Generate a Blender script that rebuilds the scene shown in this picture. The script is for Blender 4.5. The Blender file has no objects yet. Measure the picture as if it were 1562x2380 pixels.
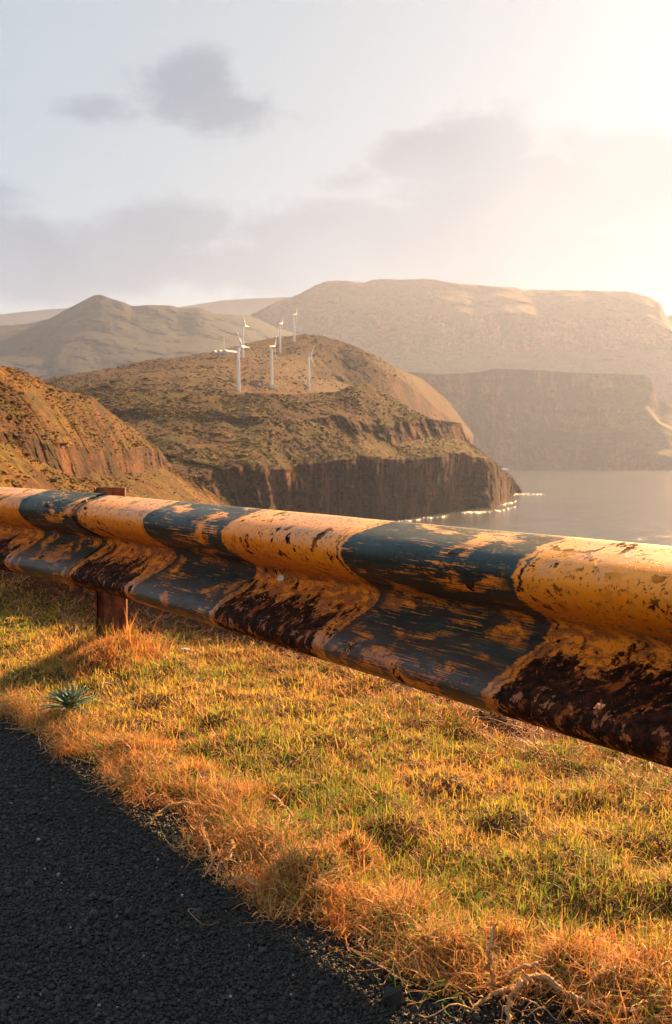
import bpy, bmesh, math, random
import numpy as np
from mathutils import Vector
from mathutils.bvhtree import BVHTree

S = bpy.context.scene
COL = S.collection
PI = math.pi
rng = np.random.default_rng(7)
random.seed(7)

# ------------------------------------------------------------------ camera
F = 2314.0; CX = 781.0; CY = 1190.0; HZ = 1055.0; CZ = 0.61     # measured on a 1562 x 2380 view
PITCH = math.atan((CY - HZ) / F)
cam = bpy.data.objects.new('camera', bpy.data.cameras.new('camera'))
COL.objects.link(cam)
cam.location = (0, 0, CZ)
cam.rotation_euler = (PI / 2 - PITCH, 0, 0)
cam.data.sensor_fit = 'VERTICAL'; cam.data.sensor_height = 36.0; cam.data.lens = F / 2380 * 36
cam.data.clip_start = 0.05; cam.data.clip_end = 60000
cam.data.dof.use_dof = True; cam.data.dof.focus_distance = 1.9; cam.data.dof.aperture_fstop = 16.0
S.camera = cam

# ------------------------------------------------------------------ light
SUN_AZ = math.radians(28); SUN_EL = math.radians(25.0)
sun = bpy.data.objects.new('sun', bpy.data.lights.new('sun', 'SUN'))
COL.objects.link(sun)
sun.data.energy = 5.0; sun.data.angle = math.radians(0.6); sun.data.color = (1.0, 0.55, 0.21)
sd = Vector((math.sin(SUN_AZ) * math.cos(SUN_EL), math.cos(SUN_AZ) * math.cos(SUN_EL), math.sin(SUN_EL)))
sun.rotation_euler = sd.to_track_quat('Z', 'Y').to_euler()
sun.location = sd * 50

S.view_settings.view_transform = 'Standard'; S.view_settings.look = 'None'
S.view_settings.gamma = 1; S.view_settings.use_curve_mapping = False
S.view_settings.exposure = 2.15
S.cycles.use_denoising = True
S.cycles.use_adaptive_sampling = True; S.cycles.adaptive_threshold = 0.02
S.cycles.max_bounces = 6; S.cycles.volume_bounces = 1; S.cycles.transparent_max_bounces = 12
S.cycles.diffuse_bounces = 3; S.cycles.glossy_bounces = 3
S.cycles.sample_clamp_indirect = 6


# ------------------------------------------------------------------ node helper
class NT:
    def __init__(s, tree): s.t = tree; tree.nodes.clear()
    def n(s, typ, **kw):
        nd = s.t.nodes.new(typ)
        for k, v in kw.items(): setattr(nd, k, v)
        return nd
    def put(s, sock, v):
        if v is None: return
        if hasattr(v, 'is_output'): s.t.links.new(v, sock)
        else:
            if isinstance(v, (tuple, list)) and len(v) == 3 and sock.type == 'RGBA': v = (*v, 1)
            sock.default_value = v
    def m(s, op, a, b=None, c=None, clamp=False):
        nd = s.n('ShaderNodeMath', operation=op); nd.use_clamp = clamp
        for i, v in enumerate((a, b, c)):
            if v is not None: s.put(nd.inputs[i], v)
        return nd.outputs[0]
    def ss(s, x, a, b, lo=0.0, hi=1.0):       # smoothstep
        nd = s.n('ShaderNodeMapRange', interpolation_type='SMOOTHSTEP')
        s.put(nd.inputs['Value'], x)
        inv = a > b
        if inv: a, b, lo, hi = b, a, hi, lo
        nd.inputs['From Min'].default_value = a; nd.inputs['From Max'].default_value = b
        nd.inputs['To Min'].default_value = lo; nd.inputs['To Max'].default_value = hi
        return nd.outputs[0]
    def mix(s, f, a, b, mode='MIX'):
        nd = s.n('ShaderNodeMix', data_type='RGBA', blend_type=mode)
        s.put(nd.inputs[0], f); s.put(nd.inputs[6], a); s.put(nd.inputs[7], b)
        return nd.outputs[2]
    def noise(s, vec, scale, detail=4, rough=0.55, dist=0.0, typ='FBM'):
        nd = s.n('ShaderNodeTexNoise'); s.put(nd.inputs['Vector'], vec)
        nd.inputs['Scale'].default_value = scale; nd.inputs['Detail'].default_value = detail
        nd.inputs['Roughness'].default_value = rough; nd.inputs['Distortion'].default_value = dist
        return nd.outputs['Fac']
    def vor(s, vec, scale, feature='F1', rnd=1.0, out='Distance'):
        nd = s.n('ShaderNodeTexVoronoi', feature=feature); s.put(nd.inputs['Vector'], vec)
        nd.inputs['Scale'].default_value = scale; nd.inputs['Randomness'].default_value = rnd
        return nd.outputs[out]
    def scale(s, vec, sc, off=(0, 0, 0)):
        nd = s.n('ShaderNodeMapping'); s.put(nd.inputs['Vector'], vec)
        nd.inputs['Scale'].default_value = sc; nd.inputs['Location'].default_value = off
        return nd.outputs[0]
    def bump(s, h, strength=0.5, dist=0.01, nrm=None):
        nd = s.n('ShaderNodeBump'); nd.inputs['Strength'].default_value = strength
        nd.inputs['Distance'].default_value = dist; s.put(nd.inputs['Height'], h); s.put(nd.inputs['Normal'], nrm)
        return nd.outputs[0]
    def bsdf(s, color, rough=0.7, normal=None, **kw):
        nd = s.n('ShaderNodeBsdfPrincipled'); s.put(nd.inputs['Base Color'], color)
        s.put(nd.inputs['Roughness'], rough); s.put(nd.inputs['Normal'], normal)
        for k, v in kw.items(): s.put(nd.inputs[k.replace('_', ' ')], v)
        return nd.outputs[0]
    def out(s, sh): 
        o = s.n('ShaderNodeOutputMaterial'); s.t.links.new(sh, o.inputs['Surface']); return o


def mat(name):
    m = bpy.data.materials.new(name); m.use_nodes = True
    return m, NT(m.node_tree)


# ------------------------------------------------------------------ world: Nishita sky and a cloud layer by direction
w = bpy.data.worlds.new('World'); S.world = w; w.use_nodes = True
q = NT(w.node_tree)
sky = q.n('ShaderNodeTexSky', sky_type='NISHITA'); sky.sun_disc = False
sky.sun_elevation = SUN_EL; sky.sun_rotation = SUN_AZ; sky.altitude = 80; sky.air_density = 1.0; sky.dust_density = 2.5
tc = q.n('ShaderNodeTexCoord').outputs['Generated']
sx = q.n('ShaderNodeSeparateXYZ'); q.put(sx.inputs[0], tc)
X, Y, Z = sx.outputs
az = q.m('ARCTAN2', X, Y); el = q.m('ARCSINE', Z)
cb = q.n('ShaderNodeCombineXYZ'); q.put(cb.inputs[0], az); q.put(cb.inputs[1], q.m('MULTIPLY', el, 1.35))
p2 = cb.outputs[0]
n1 = q.noise(p2, 7.5, 9, 0.62, 0.35); n2 = q.noise(q.scale(p2, (1, 1, 1), (3.1, 7.7, 0)), 3.0, 5, 0.5)
n3 = q.noise(q.scale(p2, (1, 2.2, 1), (9, 2, 0)), 24, 6, 0.6)
def blob(a0, e0, ra, re, amp=1.0):
    da = q.m('DIVIDE', q.m('SUBTRACT', az, a0), ra); de = q.m('DIVIDE', q.m('SUBTRACT', el, e0), re)
    r2 = q.m('ADD', q.m('MULTIPLY', da, da), q.m('MULTIPLY', de, de))
    return q.m('MULTIPLY', q.m('EXPONENT', q.m('MULTIPLY', r2, -1.0)), amp)
acc = None
for b in ((-0.135, 0.345, 0.055, 0.034, 1.0), (-0.12, 0.325, 0.10, 0.030, .8), (-0.21, 0.318, 0.10, 0.02, .55),
          (0.115, 0.285, 0.085, 0.040, 1.1), (0.02, 0.262, 0.07, 0.022, .6), (0.17, 0.235, 0.14, 0.05, 1.3), (0.29, 0.25, 0.10, 0.05, 1.2),
          (0.02, 0.215, 0.16, 0.036, 1.15), (-0.17, 0.215, 0.10, 0.03, 1.0), (-0.25, 0.185, 0.20, 0.045, 1.1), (0.1, 0.180, 0.32, 0.040, 1.35),
          (-0.33, 0.235, 0.10, 0.03, .6), (0.8, 0.25, .35, .08, 1.0), (-0.9, 0.3, .4, .08, .9)):
    v = blob(*b); acc = v if acc is None else q.m('MAXIMUM', acc, v)
dens = q.m('ADD', acc, q.m('MULTIPLY', q.m('SUBTRACT', n1, 0.5), 1.9))
dens = q.m('ADD', dens, q.m('MULTIPLY', q.m('SUBTRACT', n3, 0.5), 0.35))
cmask = q.m('MULTIPLY', q.ss(dens, 0.34, 0.80), q.ss(el, 0.03, 0.12))
# how near the sun a direction is: the veil is brighter and warmer opposite, as added fill on the rail
vd = q.n('ShaderNodeVectorMath', operation='DOT_PRODUCT'); q.put(vd.inputs[0], tc); vd.inputs[1].default_value = tuple(sd)
ca = vd.outputs['Value']
near = q.ss(ca, 0.55, 1.0); wide = q.ss(ca, -0.3, 0.95)
veilcol = q.mix(near, (0.66, 0.90, 1.06), (0.70, 0.85, 0.98))
veilcol = q.mix(q.ss(ca, .35, -.4), veilcol, (0.95, 0.80, 0.66))
veilcol = q.mix(q.ss(el, 0.22, 0.0), veilcol, (0.80, 0.78, 0.78))
cloudcol = q.mix(q.ss(q.m('ADD', n2, q.m('MULTIPLY', n1, .6)), 0.55, 1.0), (0.24, 0.39, 0.58), (0.42, 0.58, 0.75))
cc = q.mix(q.m('MULTIPLY', cmask, 0.9), veilcol, cloudcol)
bg1 = q.n('ShaderNodeBackground'); q.put(bg1.inputs[0], sky.outputs[0]); bg1.inputs[1].default_value = 0.02
bg2 = q.n('ShaderNodeBackground'); q.put(bg2.inputs[0], cc); q.put(bg2.inputs[1], q.m('ADD', q.m('MULTIPLY', wide, -0.065), 0.21))
mx = q.n('ShaderNodeMixShader'); q.put(mx.inputs[0], 0.88)
w.node_tree.links.new(bg1.outputs[0], mx.inputs[1]); w.node_tree.links.new(bg2.outputs[0], mx.inputs[2])
wo = q.n('ShaderNodeOutputWorld'); w.node_tree.links.new(mx.outputs[0], wo.inputs[0])

# ------------------------------------------------------------------ geometry helpers
fw = np.array([0, math.cos(PITCH), -math.sin(PITCH)]); up = np.array([0, math.sin(PITCH), math.cos(PITCH)]); rt = np.array([1., 0, 0])
CAM = np.array([0, 0, CZ])
def ray(x, y): return fw * F + rt * (x - CX) + up * (CY - y)
def at_d(x, y, d): r = ray(x, y); return CAM + r * (d / r[1])
def at_z(x, y, z): r = ray(x, y); return CAM + r * ((z - CZ) / r[2])
def depth_at_z(x, y, z): return at_z(x, y, z)[1]

def _h(ix, iy, iz, seed):
    n = (ix.astype(np.int64) * 374761393 + iy.astype(np.int64) * 668265263 + iz.astype(np.int64) * 2147483647 + seed * 1274126177) & 0x7fffffff
    n = ((n ^ (n >> 13)) * 1274126177) & 0x7fffffff
    n = ((n ^ (n >> 16)) * 668265263) & 0x7fffffff
    return (n ^ (n >> 15)) / 0x7fffffff
def vnoise(P, seed=0):
    P = np.asarray(P, float); I = np.floor(P); f = P - I; f = f * f * f * (f * (f * 6 - 15) + 10)
    ix, iy, iz = I[..., 0], I[..., 1], I[..., 2]; r = 0
    for dx in (0, 1):
        wx = f[..., 0] if dx else 1 - f[..., 0]
        for dy in (0, 1):
            wy = f[..., 1] if dy else 1 - f[..., 1]
            for dz in (0, 1):
                wz = f[..., 2] if dz else 1 - f[..., 2]
                r = r + wx * wy * wz * _h(ix + dx, iy + dy, iz + dz, seed)
    return r * 2 - 1
def fbm(P, octv=5, seed=0, gain=0.5, ridged=False):
    P = np.asarray(P, float); a = 1.0; r = 0; tot = 0
    for k in range(octv):
        v = vnoise(P * 2 ** k + 17.3 * k, seed + k)
        if ridged: v = 1 - 2 * np.abs(v)
        r = r + a * v; tot += a; a *= gain
    return r / tot

def tag(o, label=None, cat=None, group=None, kind=None):
    if label: o['label'] = label
    if cat: o['category'] = cat
    if group: o['group'] = group
    if kind: o['kind'] = kind
    return o
def mesh_np(name, V, faces, m=None, smooth=True, parent=None):
    """V (n,3); faces (k,3) or (k,4) int array"""
    me = bpy.data.meshes.new(name); V = np.asarray(V, np.float32); faces = np.asarray(faces, np.int32)
    k = faces.shape[1]
    me.vertices.add(len(V)); me.vertices.foreach_set('co', V.ravel())
    me.loops.add(faces.size); me.loops.foreach_set('vertex_index', faces.ravel())
    me.polygons.add(len(faces)); me.polygons.foreach_set('loop_start', np.arange(0, faces.size, k, dtype=np.int32))
    me.update(calc_edges=True)
    me.polygons.foreach_set('use_smooth', np.full(len(faces), smooth))
    me.validate()
    if m: me.materials.append(m)
    o = bpy.data.objects.new(name, me); COL.objects.link(o)
    if parent: o.parent = parent
    return o
def grid_faces(nr, nc):
    i = np.arange(nr * nc).reshape(nr, nc)
    return np.stack([i[:-1, :-1], i[:-1, 1:], i[1:, 1:], i[1:, :-1]], -1).reshape(-1, 4)
def bm_obj(name, bm, m, parent=None, smooth=True):
    me = bpy.data.meshes.new(name); bmesh.ops.recalc_face_normals(bm, faces=bm.faces); bm.to_mesh(me); bm.free()
    for p in me.polygons: p.use_smooth = smooth
    if m: me.materials.append(m)
    o = bpy.data.objects.new(name, me); COL.objects.link(o)
    if parent: o.parent = parent
    return o
def empty(name, loc, rz=0.0):
    o = bpy.data.objects.new(name, None); COL.objects.link(o); o.location = loc; o.rotation_euler = (0, 0, rz); o.empty_display_size = .1
    return o
def colattr(me, per_vert):
    a = me.color_attributes.new('tone', 'FLOAT_COLOR', 'POINT')
    c = np.ones((len(me.vertices), 4), np.float32); c[:, :3] = per_vert; a.data.foreach_set('color', c.ravel())

# ------------------------------------------------------------------ terrain materials
def terrain_mat(name, sc, dry=(0.27, 0.165, 0.065), green=(0.105, 0.10, 0.030), soil=(0.17, 0.085, 0.045), red=(0.19, 0.065, 0.04), rock=(0.085, 0.052, 0.038), gamt=0.5, bands=0.0, bumpd=2.0):
    m, q = mat(name)
    P = q.n('ShaderNodeNewGeometry'); pos = P.outputs['Position']
    nz = q.n('ShaderNodeSeparateXYZ'); q.put(nz.inputs[0], P.outputs['Normal'])
    a = q.noise(pos, 0.012 * sc, 6, 0.6); b = q.noise(q.scale(pos, (1, 1, 1), (400, 90, 0)), 0.02 * sc, 7, 0.65, 0.4)
    c = q.noise(pos, 0.13 * sc, 7, 0.7); d = q.noise(q.scale(pos, (1, 1, 1), (40, 990, 0)), 0.05 * sc, 5, 0.65)
    f = q.noise(pos, 0.5 * sc, 4, 0.7)
    col = q.mix(q.ss(b, 0.43, 0.56), soil, dry)
    col = q.mix(q.m('MULTIPLY', q.ss(d, 0.46, 0.56), gamt), col, green)
    col = q.mix(q.m('MULTIPLY', q.ss(a, 0.52, 0.63), 0.6), col, red)
    col = q.mix(q.ss(c, 0.40, 0.58, 0.85, 0.0), col, q.mix(0.65, col, rock))
    rk = q.noise(q.scale(pos, (1, 1, 0.38)), 0.085 * sc, 9, 0.72, 0.6)
    rockc = q.mix(q.ss(rk, 0.42, 0.62), rock, tuple(v * 1.1 for v in red))
    rockc = q.mix(q.m('MULTIPLY', q.ss(q.noise(q.scale(pos, (1, 1, .3), (77, 3, 0)), 0.03 * sc, 6, .7, .4), .46, .58), .8), rockc, tuple(v * 2.1 for v in red))
    rockc = q.mix(q.m('MULTIPLY', q.ss(q.noise(q.scale(pos, (.4, .4, 2.4), (7, 30, 0)), 0.05 * sc, 6, .7, .4), .52, .62), .6), rockc, tuple(v * .45 for v in rock))
    rockc = q.mix(q.ss(rk, 0.56, 0.70), rockc, tuple(v * 2.6 for v in rock))
    steep = q.ss(q.m('ADD', nz.outputs[2], q.m('MULTIPLY', q.m('SUBTRACT', c, 0.5), 0.5)), 0.60, 0.42)
    col = q.mix(steep, col, rockc)
    if bands:
        zz = q.n('ShaderNodeSeparateXYZ'); q.put(zz.inputs[0], pos)
        wv = q.m('SINE', q.m('ADD', q.m('MULTIPLY', zz.outputs[2], bands), q.m('MULTIPLY', b, 9)))
        col = q.mix(q.ss(wv, 0.0, 1.0, 0.0, 0.55), col, rock)
    col = q.mix(q.ss(f, 0.36, 0.56, 0.7, 0.0), col, tuple(v * 0.5 for v in rock))
    h = q.m('ADD', q.m('ADD', c, q.m('MULTIPLY', f, 0.35)), q.m('MULTIPLY', rk, 0.6))
    q.out(q.bsdf(col, 0.95, q.bump(h, 0.8, bumpd), Specular_IOR_Level=0.1))
    return m

def smooth1(xs, v, wpx):
    u = np.linspace(xs[0], xs[-1], 1200); y = np.interp(u, xs, v); k = max(1, int(wpx / (u[1] - u[0])))
    lin = y[0] + (y[-1] - y[0]) * (u - u[0]) / (u[-1] - u[0]); e = np.pad(y - lin, k, mode='reflect', reflect_type='odd'); ker = np.hanning(2 * k + 1); ker /= ker.sum()
    return np.interp(xs, u, np.convolve(e, ker, 'valid') + lin)
def loft(name, rows, segs, xs, m, amp, scale, seed, cliff=None, crest=1, wobble=13.0):
    """rows: list of rows, each a list of (px, py, depth); a real surface with its own distances, drawn from back to front."""
    xs = np.asarray(xs, float); R = []
    for r in rows:
        r = np.array(r, float); px = np.interp(xs, r[:, 0], r[:, 1]); pd = np.interp(xs, r[:, 0], r[:, 2]); ri = len(R)
        pd = smooth1(xs, pd, 40)
        if ri > 0:      # keep the ends, wander in between
            wob = (fbm(np.stack([xs / 80, xs * 0 + ri * 3.3, xs * 0 + seed], -1), 2, seed + ri) * wobble * (1.0 if 1 < ri < len(rows) - 1 else 0.0)) * np.clip((xs[-1] - xs) / (0.22 * (xs[-1] - xs[0])), 0, 1)
            px = (smooth1(xs, px, 22 if ri > 1 else 5)) + wob
        d = fw[None] * F + rt[None] * (xs - CX)[:, None] + up[None] * (CY - px)[:, None]
        R.append(CAM + d * (pd / d[:, 1])[:, None])
    out = []; cl = []; sk = []
    for i in range(len(R) - 1):
        n = segs[i]
        for k in range(n):
            t = k / n
            out.append(R[i] * (1 - t) + R[i + 1] * t)
            cl.append((cliff[i] if cliff else 0.0) * math.sin(PI * min(1, max(0, t))) ** .5)
            sk.append(abs(i + t - crest))
    out.append(R[-1]); cl.append(0); sk.append(9)
    G = np.array(out); cl = np.array(cl)[:, None]; sk = np.clip(np.array(sk), 0.12, 1)[:, None]
    hd = G.copy(); hd[..., 2] = 0; hd /= np.linalg.norm(hd, axis=-1, keepdims=True)
    big = fbm(G / scale, 6, seed, 0.55); rid = fbm(G * [1, 1, .5] / (scale * 0.6), 6, seed + 20, 0.55, True)
    flu = .62 * fbm(G * [1, 1, 0.35] / (scale * 0.16), 6, seed + 40, 0.68, True) + .35 * fbm(G * [.3, .3, 2.2] / (scale * 0.2), 4, seed + 43, .6) + .9 * fbm(G * [1, 1, 0.6] / (scale * 0.36), 5, seed + 45, 0.6); fine = fbm(G / (scale * 0.12), 5, seed + 60, .6)
    cl = cl * np.clip(.55 + 1.6 * fbm(G / (scale * 1.3), 3, seed + 80), .05, 1.4)
    G2 = G + hd * (amp * (0.7 * big + 1.1 * rid * sk + 0.34 * fine) + cl * flu)[..., None]
    G2[..., 2] += (amp * (0.30 * big + 0.22 * rid) * sk + amp * 0.11 * fine)
    nr, nc = G.shape[:2]
    o = mesh_np(name, G2.reshape(-1, 3), grid_faces(nr, nc)[:, ::-1], m)
    return o

SEA = -80.0
def back(row, dd, dy): return [(x, y + dy, d + dd) for x, y, d in row]

M_near = terrain_mat('hill_near', 0.8, dry=(0.20, 0.098, 0.010), green=(0.085, 0.085, 0.006), soil=(0.085, 0.032, 0.008), red=(0.085, 0.034, 0.014), rock=(0.030, 0.018, 0.011), bumpd=2.0)
M_head = terrain_mat('hill_head', 0.42, dry=(0.15, 0.09, 0.030), green=(0.060, 0.066, 0.008), soil=(0.050, 0.021, 0.007), red=(0.085, 0.030, 0.013), rock=(0.046, 0.020, 0.009), gamt=.7, bumpd=9.0)
M_turb = terrain_mat('hill_turbine', 0.33, dry=(0.105, 0.060, 0.024), green=(0.042, 0.042, 0.012), soil=(0.060, 0.024, 0.010), red=(0.090, 0.023, 0.011), rock=(0.04, 0.026, 0.02), gamt=0.3, bumpd=5.0)
M_far = terrain_mat('hill_far', 0.13, dry=(0.16, 0.080, 0.026), soil=(0.12, 0.052, 0.018), green=(.085, .058, .016), red=(.12, .046, .018), rock=(.065, .030, .013), gamt=.4, bands=0.035, bumpd=8)
M_mtn2 = terrain_mat('hill_mountain_warm', 0.09, dry=(0.19, 0.095, 0.045), green=(0.13, 0.075, 0.038), soil=(0.16, 0.075, 0.038), red=(0.17, .07, .038), rock=(0.11, 0.055, 0.03), gamt=.5, bumpd=12)  # peach haze glow is put into these mountain colours
M_mtn = terrain_mat('hill_mountain', 0.09, dry=(0.020, 0.031, 0.028), green=(0.008, 0.020, 0.016), soil=(0.012, 0.018, 0.019), red=(0.018, .018, .018), rock=(0.008, 0.010, 0.012), gamt=.8, bumpd=12)

# near left hill, its slope faces the sun on the right
crest6 = [(-420, 800, 300), (-150, 828, 340), (0, 852, 390), (30, 855, 400), (55, 865, 410), (90, 880, 430), (120, 897, 450), (150, 910, 470), (190, 916, 500), (220, 925, 520), (240, 945, 540),
          (280, 975, 580), (320, 1003, 625), (350, 1028, 665), (367, 1040, 700), (400, 1085, 740), (440, 1120, 770), (500, 1160, 800), (600, 1220, 850)]
def r6(pts): return pts
rows6 = [back(crest6, 160, 25), crest6,
         [(-420, 900, 260), (0, 930, 345), (60, 950, 365), (150, 975, 420), (250, 1005, 500), (320, 1028, 585), (367, 1045, 665), (400, 1088, 735), (600, 1222, 848)],
         [(-420, 985, 230), (0, 1010, 305), (60, 1028, 330), (150, 1050, 385), (250, 1048, 470), (320, 1046, 560), (367, 1047, 655), (400, 1090, 730), (600, 1224, 845)],
         [(-420, 1010, 226), (0, 1030, 302), (60, 1050, 326), (110, 1080, 348), (170, 1112, 380), (250, 1112, 455), (320, 1098, 540), (367, 1085, 640), (400, 1100, 715), (600, 1230, 835)],
         [(-420, 1150, 180), (0, 1150, 235), (150, 1165, 310), (250, 1160, 390), (360, 1150, 500), (400, 1165, 560), (600, 1260, 700)],
         [(-420, 1500, 120), (0, 1450, 150), (250, 1400, 220), (400, 1380, 250), (600, 1400, 240)]]
hill_near = loft('hillside', rows6, [10, 70, 50, 45, 50, 20], np.linspace(-420, 600, 520), M_near, 8.0, 46, 3, cliff=[0, 0.5, 1.0, 8, 1.0, 0])
tag(hill_near, kind='structure')

# headland
crest5 = [(60, 930, 1060), (150, 915, 1080), (240, 908, 1100), (400, 912, 1130), (520, 918, 1150), (600, 914, 1180), (690, 918, 1240), (740, 912, 1290), (781, 911, 1320), (811, 897, 1345), (836, 891, 1365), (856, 892, 1380),
          (891, 910, 1410), (931, 935, 1445), (961, 955, 1475), (1001, 975, 1510), (1041, 980, 1540), (1071, 984, 1570), (1078, 1003, 1580), (1086, 1030, 1590), (1121, 1055, 1620), (1151, 1075, 1660), (1166, 1095, 1700), (1196, 1112, 1950), (1203, 1133, 2010), (1212, 1143, 2090)]
tip = [(1086, 1031, 1580), (1121, 1056, 1605), (1151, 1076, 1640), (1166, 1096, 1690), (1196, 1114, 1940), (1203, 1134, 2005), (1212, 1144, 2085)]
base = [(60, 1420), (240, 1360), (400, 1310), (600, 1262), (781, 1232), (900, 1216), (960, 1210), (1030, 1199), (1080, 1190), (1130, 1187), (1165, 1183), (1180, 1166), (1200, 1148), (1212, 1144)]
base5 = [(x, y, depth_at_z(x, y, SEA - 3)) for x, y in base]
def bd(x): return float(np.interp(x, [b[0] for b in base5], [b[2] for b in base5]))
rows5 = [back(crest5, 260, 30), crest5,
         [(60, 985, 980), (240, 965, 1010), (400, 958, 1040), (600, 972, 1070), (700, 984, 1120), (781, 980, 1190), (900, 990, 1290), (960, 985, 1370), (1041, 985, 1480), (1073, 988, 1550)] + tip,
         [(60, 993, 970), (240, 973, 1000), (400, 967, 1030), (600, 982, 1060), (700, 998, 1105), (781, 1014, 1165), (900, 1022, 1265), (960, 1020, 1345), (1041, 1024, 1450), (1073, 1028, 1520)] + [(x, y + .5, d - 5) for x, y, d in tip],
         [(60, 1190, 760), (240, 1150, 800), (400, 1128, 850), (500, 1098, 900), (600, 1080, 950), (781, 1077, 1090), (860, 1075, 1150), (941, 1077, 1225), (1031, 1065, 1320), (1073, 1062, 1400), (1131, 1068, 1480), (1161, 1092, 1560), (1180, 1106, 1690), (1196, 1116, 1850), (1212, 1144, 2080)],
         base5]
hill_head = loft('headland', rows5, [8, 70, 26, 44, 90], np.concatenate([np.linspace(60, 1040, 560), np.linspace(1042, 1212, 130)]), M_head, 19.0, 120, 11, cliff=[0, 2, 13, 4, 24])
tag(hill_head, kind='structure')

# turbine hill
crest4 = [(40, 900, 1350), (100, 883, 1400), (160, 872, 1450), (200, 865, 1500), (260, 856, 1560), (305, 845, 1620), (340, 837, 1660), (400, 832, 1720), (490, 820, 1850), (575, 797, 2020), (650, 783, 2090), (710, 777, 2130), (750, 781, 2150),
          (781, 790, 2160), (811, 799, 2170), (846, 814, 2190), (881, 830, 2230), (911, 849, 2300), (935, 861, 2420), (980, 880, 2600), (1040, 930, 2800), (1100, 1010, 2900)]
rows4 = [back(crest4, 300, 35), crest4,
         [(40, 905, 1300), (200, 872, 1420), (400, 846, 1560), (490, 836, 1640), (565, 831, 1730), (651, 822, 1930), (700, 815, 2000), (781, 812, 2100), (846, 832, 2130), (911, 870, 2200), (980, 920, 2400), (1100, 1020, 2800)],
         [(40, 915, 1200), (240, 890, 1220), (400, 880, 1260), (555, 880, 1330), (632, 868, 1560), (718, 870, 1850), (781, 880, 1990), (846, 900, 2040), (911, 930, 2120), (980, 980, 2300), (1100, 1050, 2700)],
         [(40, 930, 1120), (240, 905, 1150), (400, 908, 1180), (555, 909, 1235), (632, 900, 1400), (718, 906, 1640), (781, 925, 1800), (846, 960, 1900), (911, 1000, 2000), (980, 1040, 2200), (1100, 1090, 2600)],
         [(40, 1010, 1080), (400, 990, 1100), (555, 990, 1140), (718, 990, 1450), (846, 1060, 1800), (980, 1090, 2150), (1100, 1095, 2550)]]
hill_turb = loft('turbine_hill', rows4, [8, 36, 40, 36, 14], np.linspace(40, 1100, 620), M_turb, 10.0, 130, 23, cliff=[0, 0, 0, 0, 0])
tag(hill_turb, kind='structure')

# far cliff headland
crest3 = [(880, 862, 2900), (911, 858, 3000), (956, 865, 3150), (1021, 870, 3500), (1101, 866, 3900), (1151, 857, 4100), (1231, 859, 4350), (1311, 864, 4500), (1381, 868, 4600), (1456, 869, 4650), (1496, 871, 4680), (1513, 880, 4690), (1519, 900, 4695), (1522, 916, 4700),
          (1535, 928, 4680), (1562, 945, 4650), (1610, 990, 4600), (1680, 1060, 4550), (1760, 1094, 4500)]
b3 = [(880, 1100), (1000, 1096), (1100, 1092.5), (1186, 1091), (1331, 1092), (1450, 1094), (1562, 1097), (1760, 1099)]
crest3 = [(x, y, 4700 + min(900, max(0, (x - 880)) * 2.0)) for x, y, d in crest3]
base3 = [(x, y, depth_at_z(x, y, SEA - 6)) for x, y in b3]
def mid3(f, dy=0):
    xs = [c[0] for c in crest3]; r = []
    for x, y, d in crest3:
        yb = np.interp(x, [b[0] for b in base3], [b[1] for b in base3]); db = np.interp(x, [b[0] for b in base3], [b[2] for b in base3])
        db = min(db, d - 60); r.append((x, y + (yb - y) * f[0], d + (db - d) * f[1]))
    return r
rows3 = [back(crest3, 900, 8), crest3, mid3((.13, .10)), mid3((.30, .27)), mid3((.38, .42)), mid3((.54, .56)), mid3((.63, .70)), mid3((.80, .85)), [(x, y, min(d, np.interp(x, [c[0] for c in crest3], [c[2] for c in crest3]) - 60)) for x, y, d in base3]]
hill_far = loft('far_cliffs', rows3, [12, 8, 14, 8, 18, 8, 18, 16], np.linspace(880, 1760, 560), M_far, 26.0, 420, 31, cliff=[0, 20, 20, 5, 25, 5, 25, 25])
tag(hill_far, kind='structure')

# mountains
crest1 = [(-500, 740, 6400), (-250, 770, 6300), (-100, 762, 6200), (0, 756, 6100), (60, 752, 6050), (115, 742, 6000), (150, 720, 5950), (175, 707, 5920), (200, 695, 5900), (220, 686, 5900), (235, 685, 5900), (260, 695, 5920), (285, 700, 5950), (305, 712, 6000), (345, 709, 6100),
          (395, 710, 6200), (415, 717, 6250), (460, 715, 6300), (495, 727, 6400), (530, 732, 6500), (575, 732, 6700), (640, 760, 6900), (760, 800, 7000), (900, 850, 7000)]
rows1 = [back(crest1, 900, 30), crest1,
         [(-500, 800, 5700), (0, 800, 5500), (200, 770, 5450), (300, 785, 5500), (500, 785, 5800), (900, 865, 6500)],
         [(-500, 860, 5000), (0, 850, 4900), (200, 850, 4900), (500, 840, 5000), (900, 885, 5600)],
         [(-500, 960, 4300), (0, 955, 4300), (500, 950, 4300), (900, 950, 4600)]]
mt1 = loft('mountain', rows1, [10, 50, 44, 20], np.linspace(-500, 900, 460), M_mtn, 150.0, 900, 41, cliff=[0, 0, 0, 0])
tag(mt1, kind='structure')
crest2 = [(380, 860, 7000), (450, 820, 7050), (500, 785, 7100), (575, 736, 7300), (620, 712, 7500), (650, 698, 7600), (700, 680, 7700), (735, 660, 7800), (760, 652, 7850), (800, 651, 7900), (846, 655, 7950), (862, 648, 8000), (881, 647, 8000), (991, 647, 8050), (1081, 660, 8050),
          (1201, 667, 8050), (1216, 673, 8050), (1381, 676, 8000), (1456, 678, 8000), (1506, 690, 7950), (1536, 707, 7900), (1546, 730, 7850), (1570, 760, 7800), (1650, 790, 7700), (1800, 840, 7500), (2000, 900, 7200), (2200, 1000, 7000)]
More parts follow.
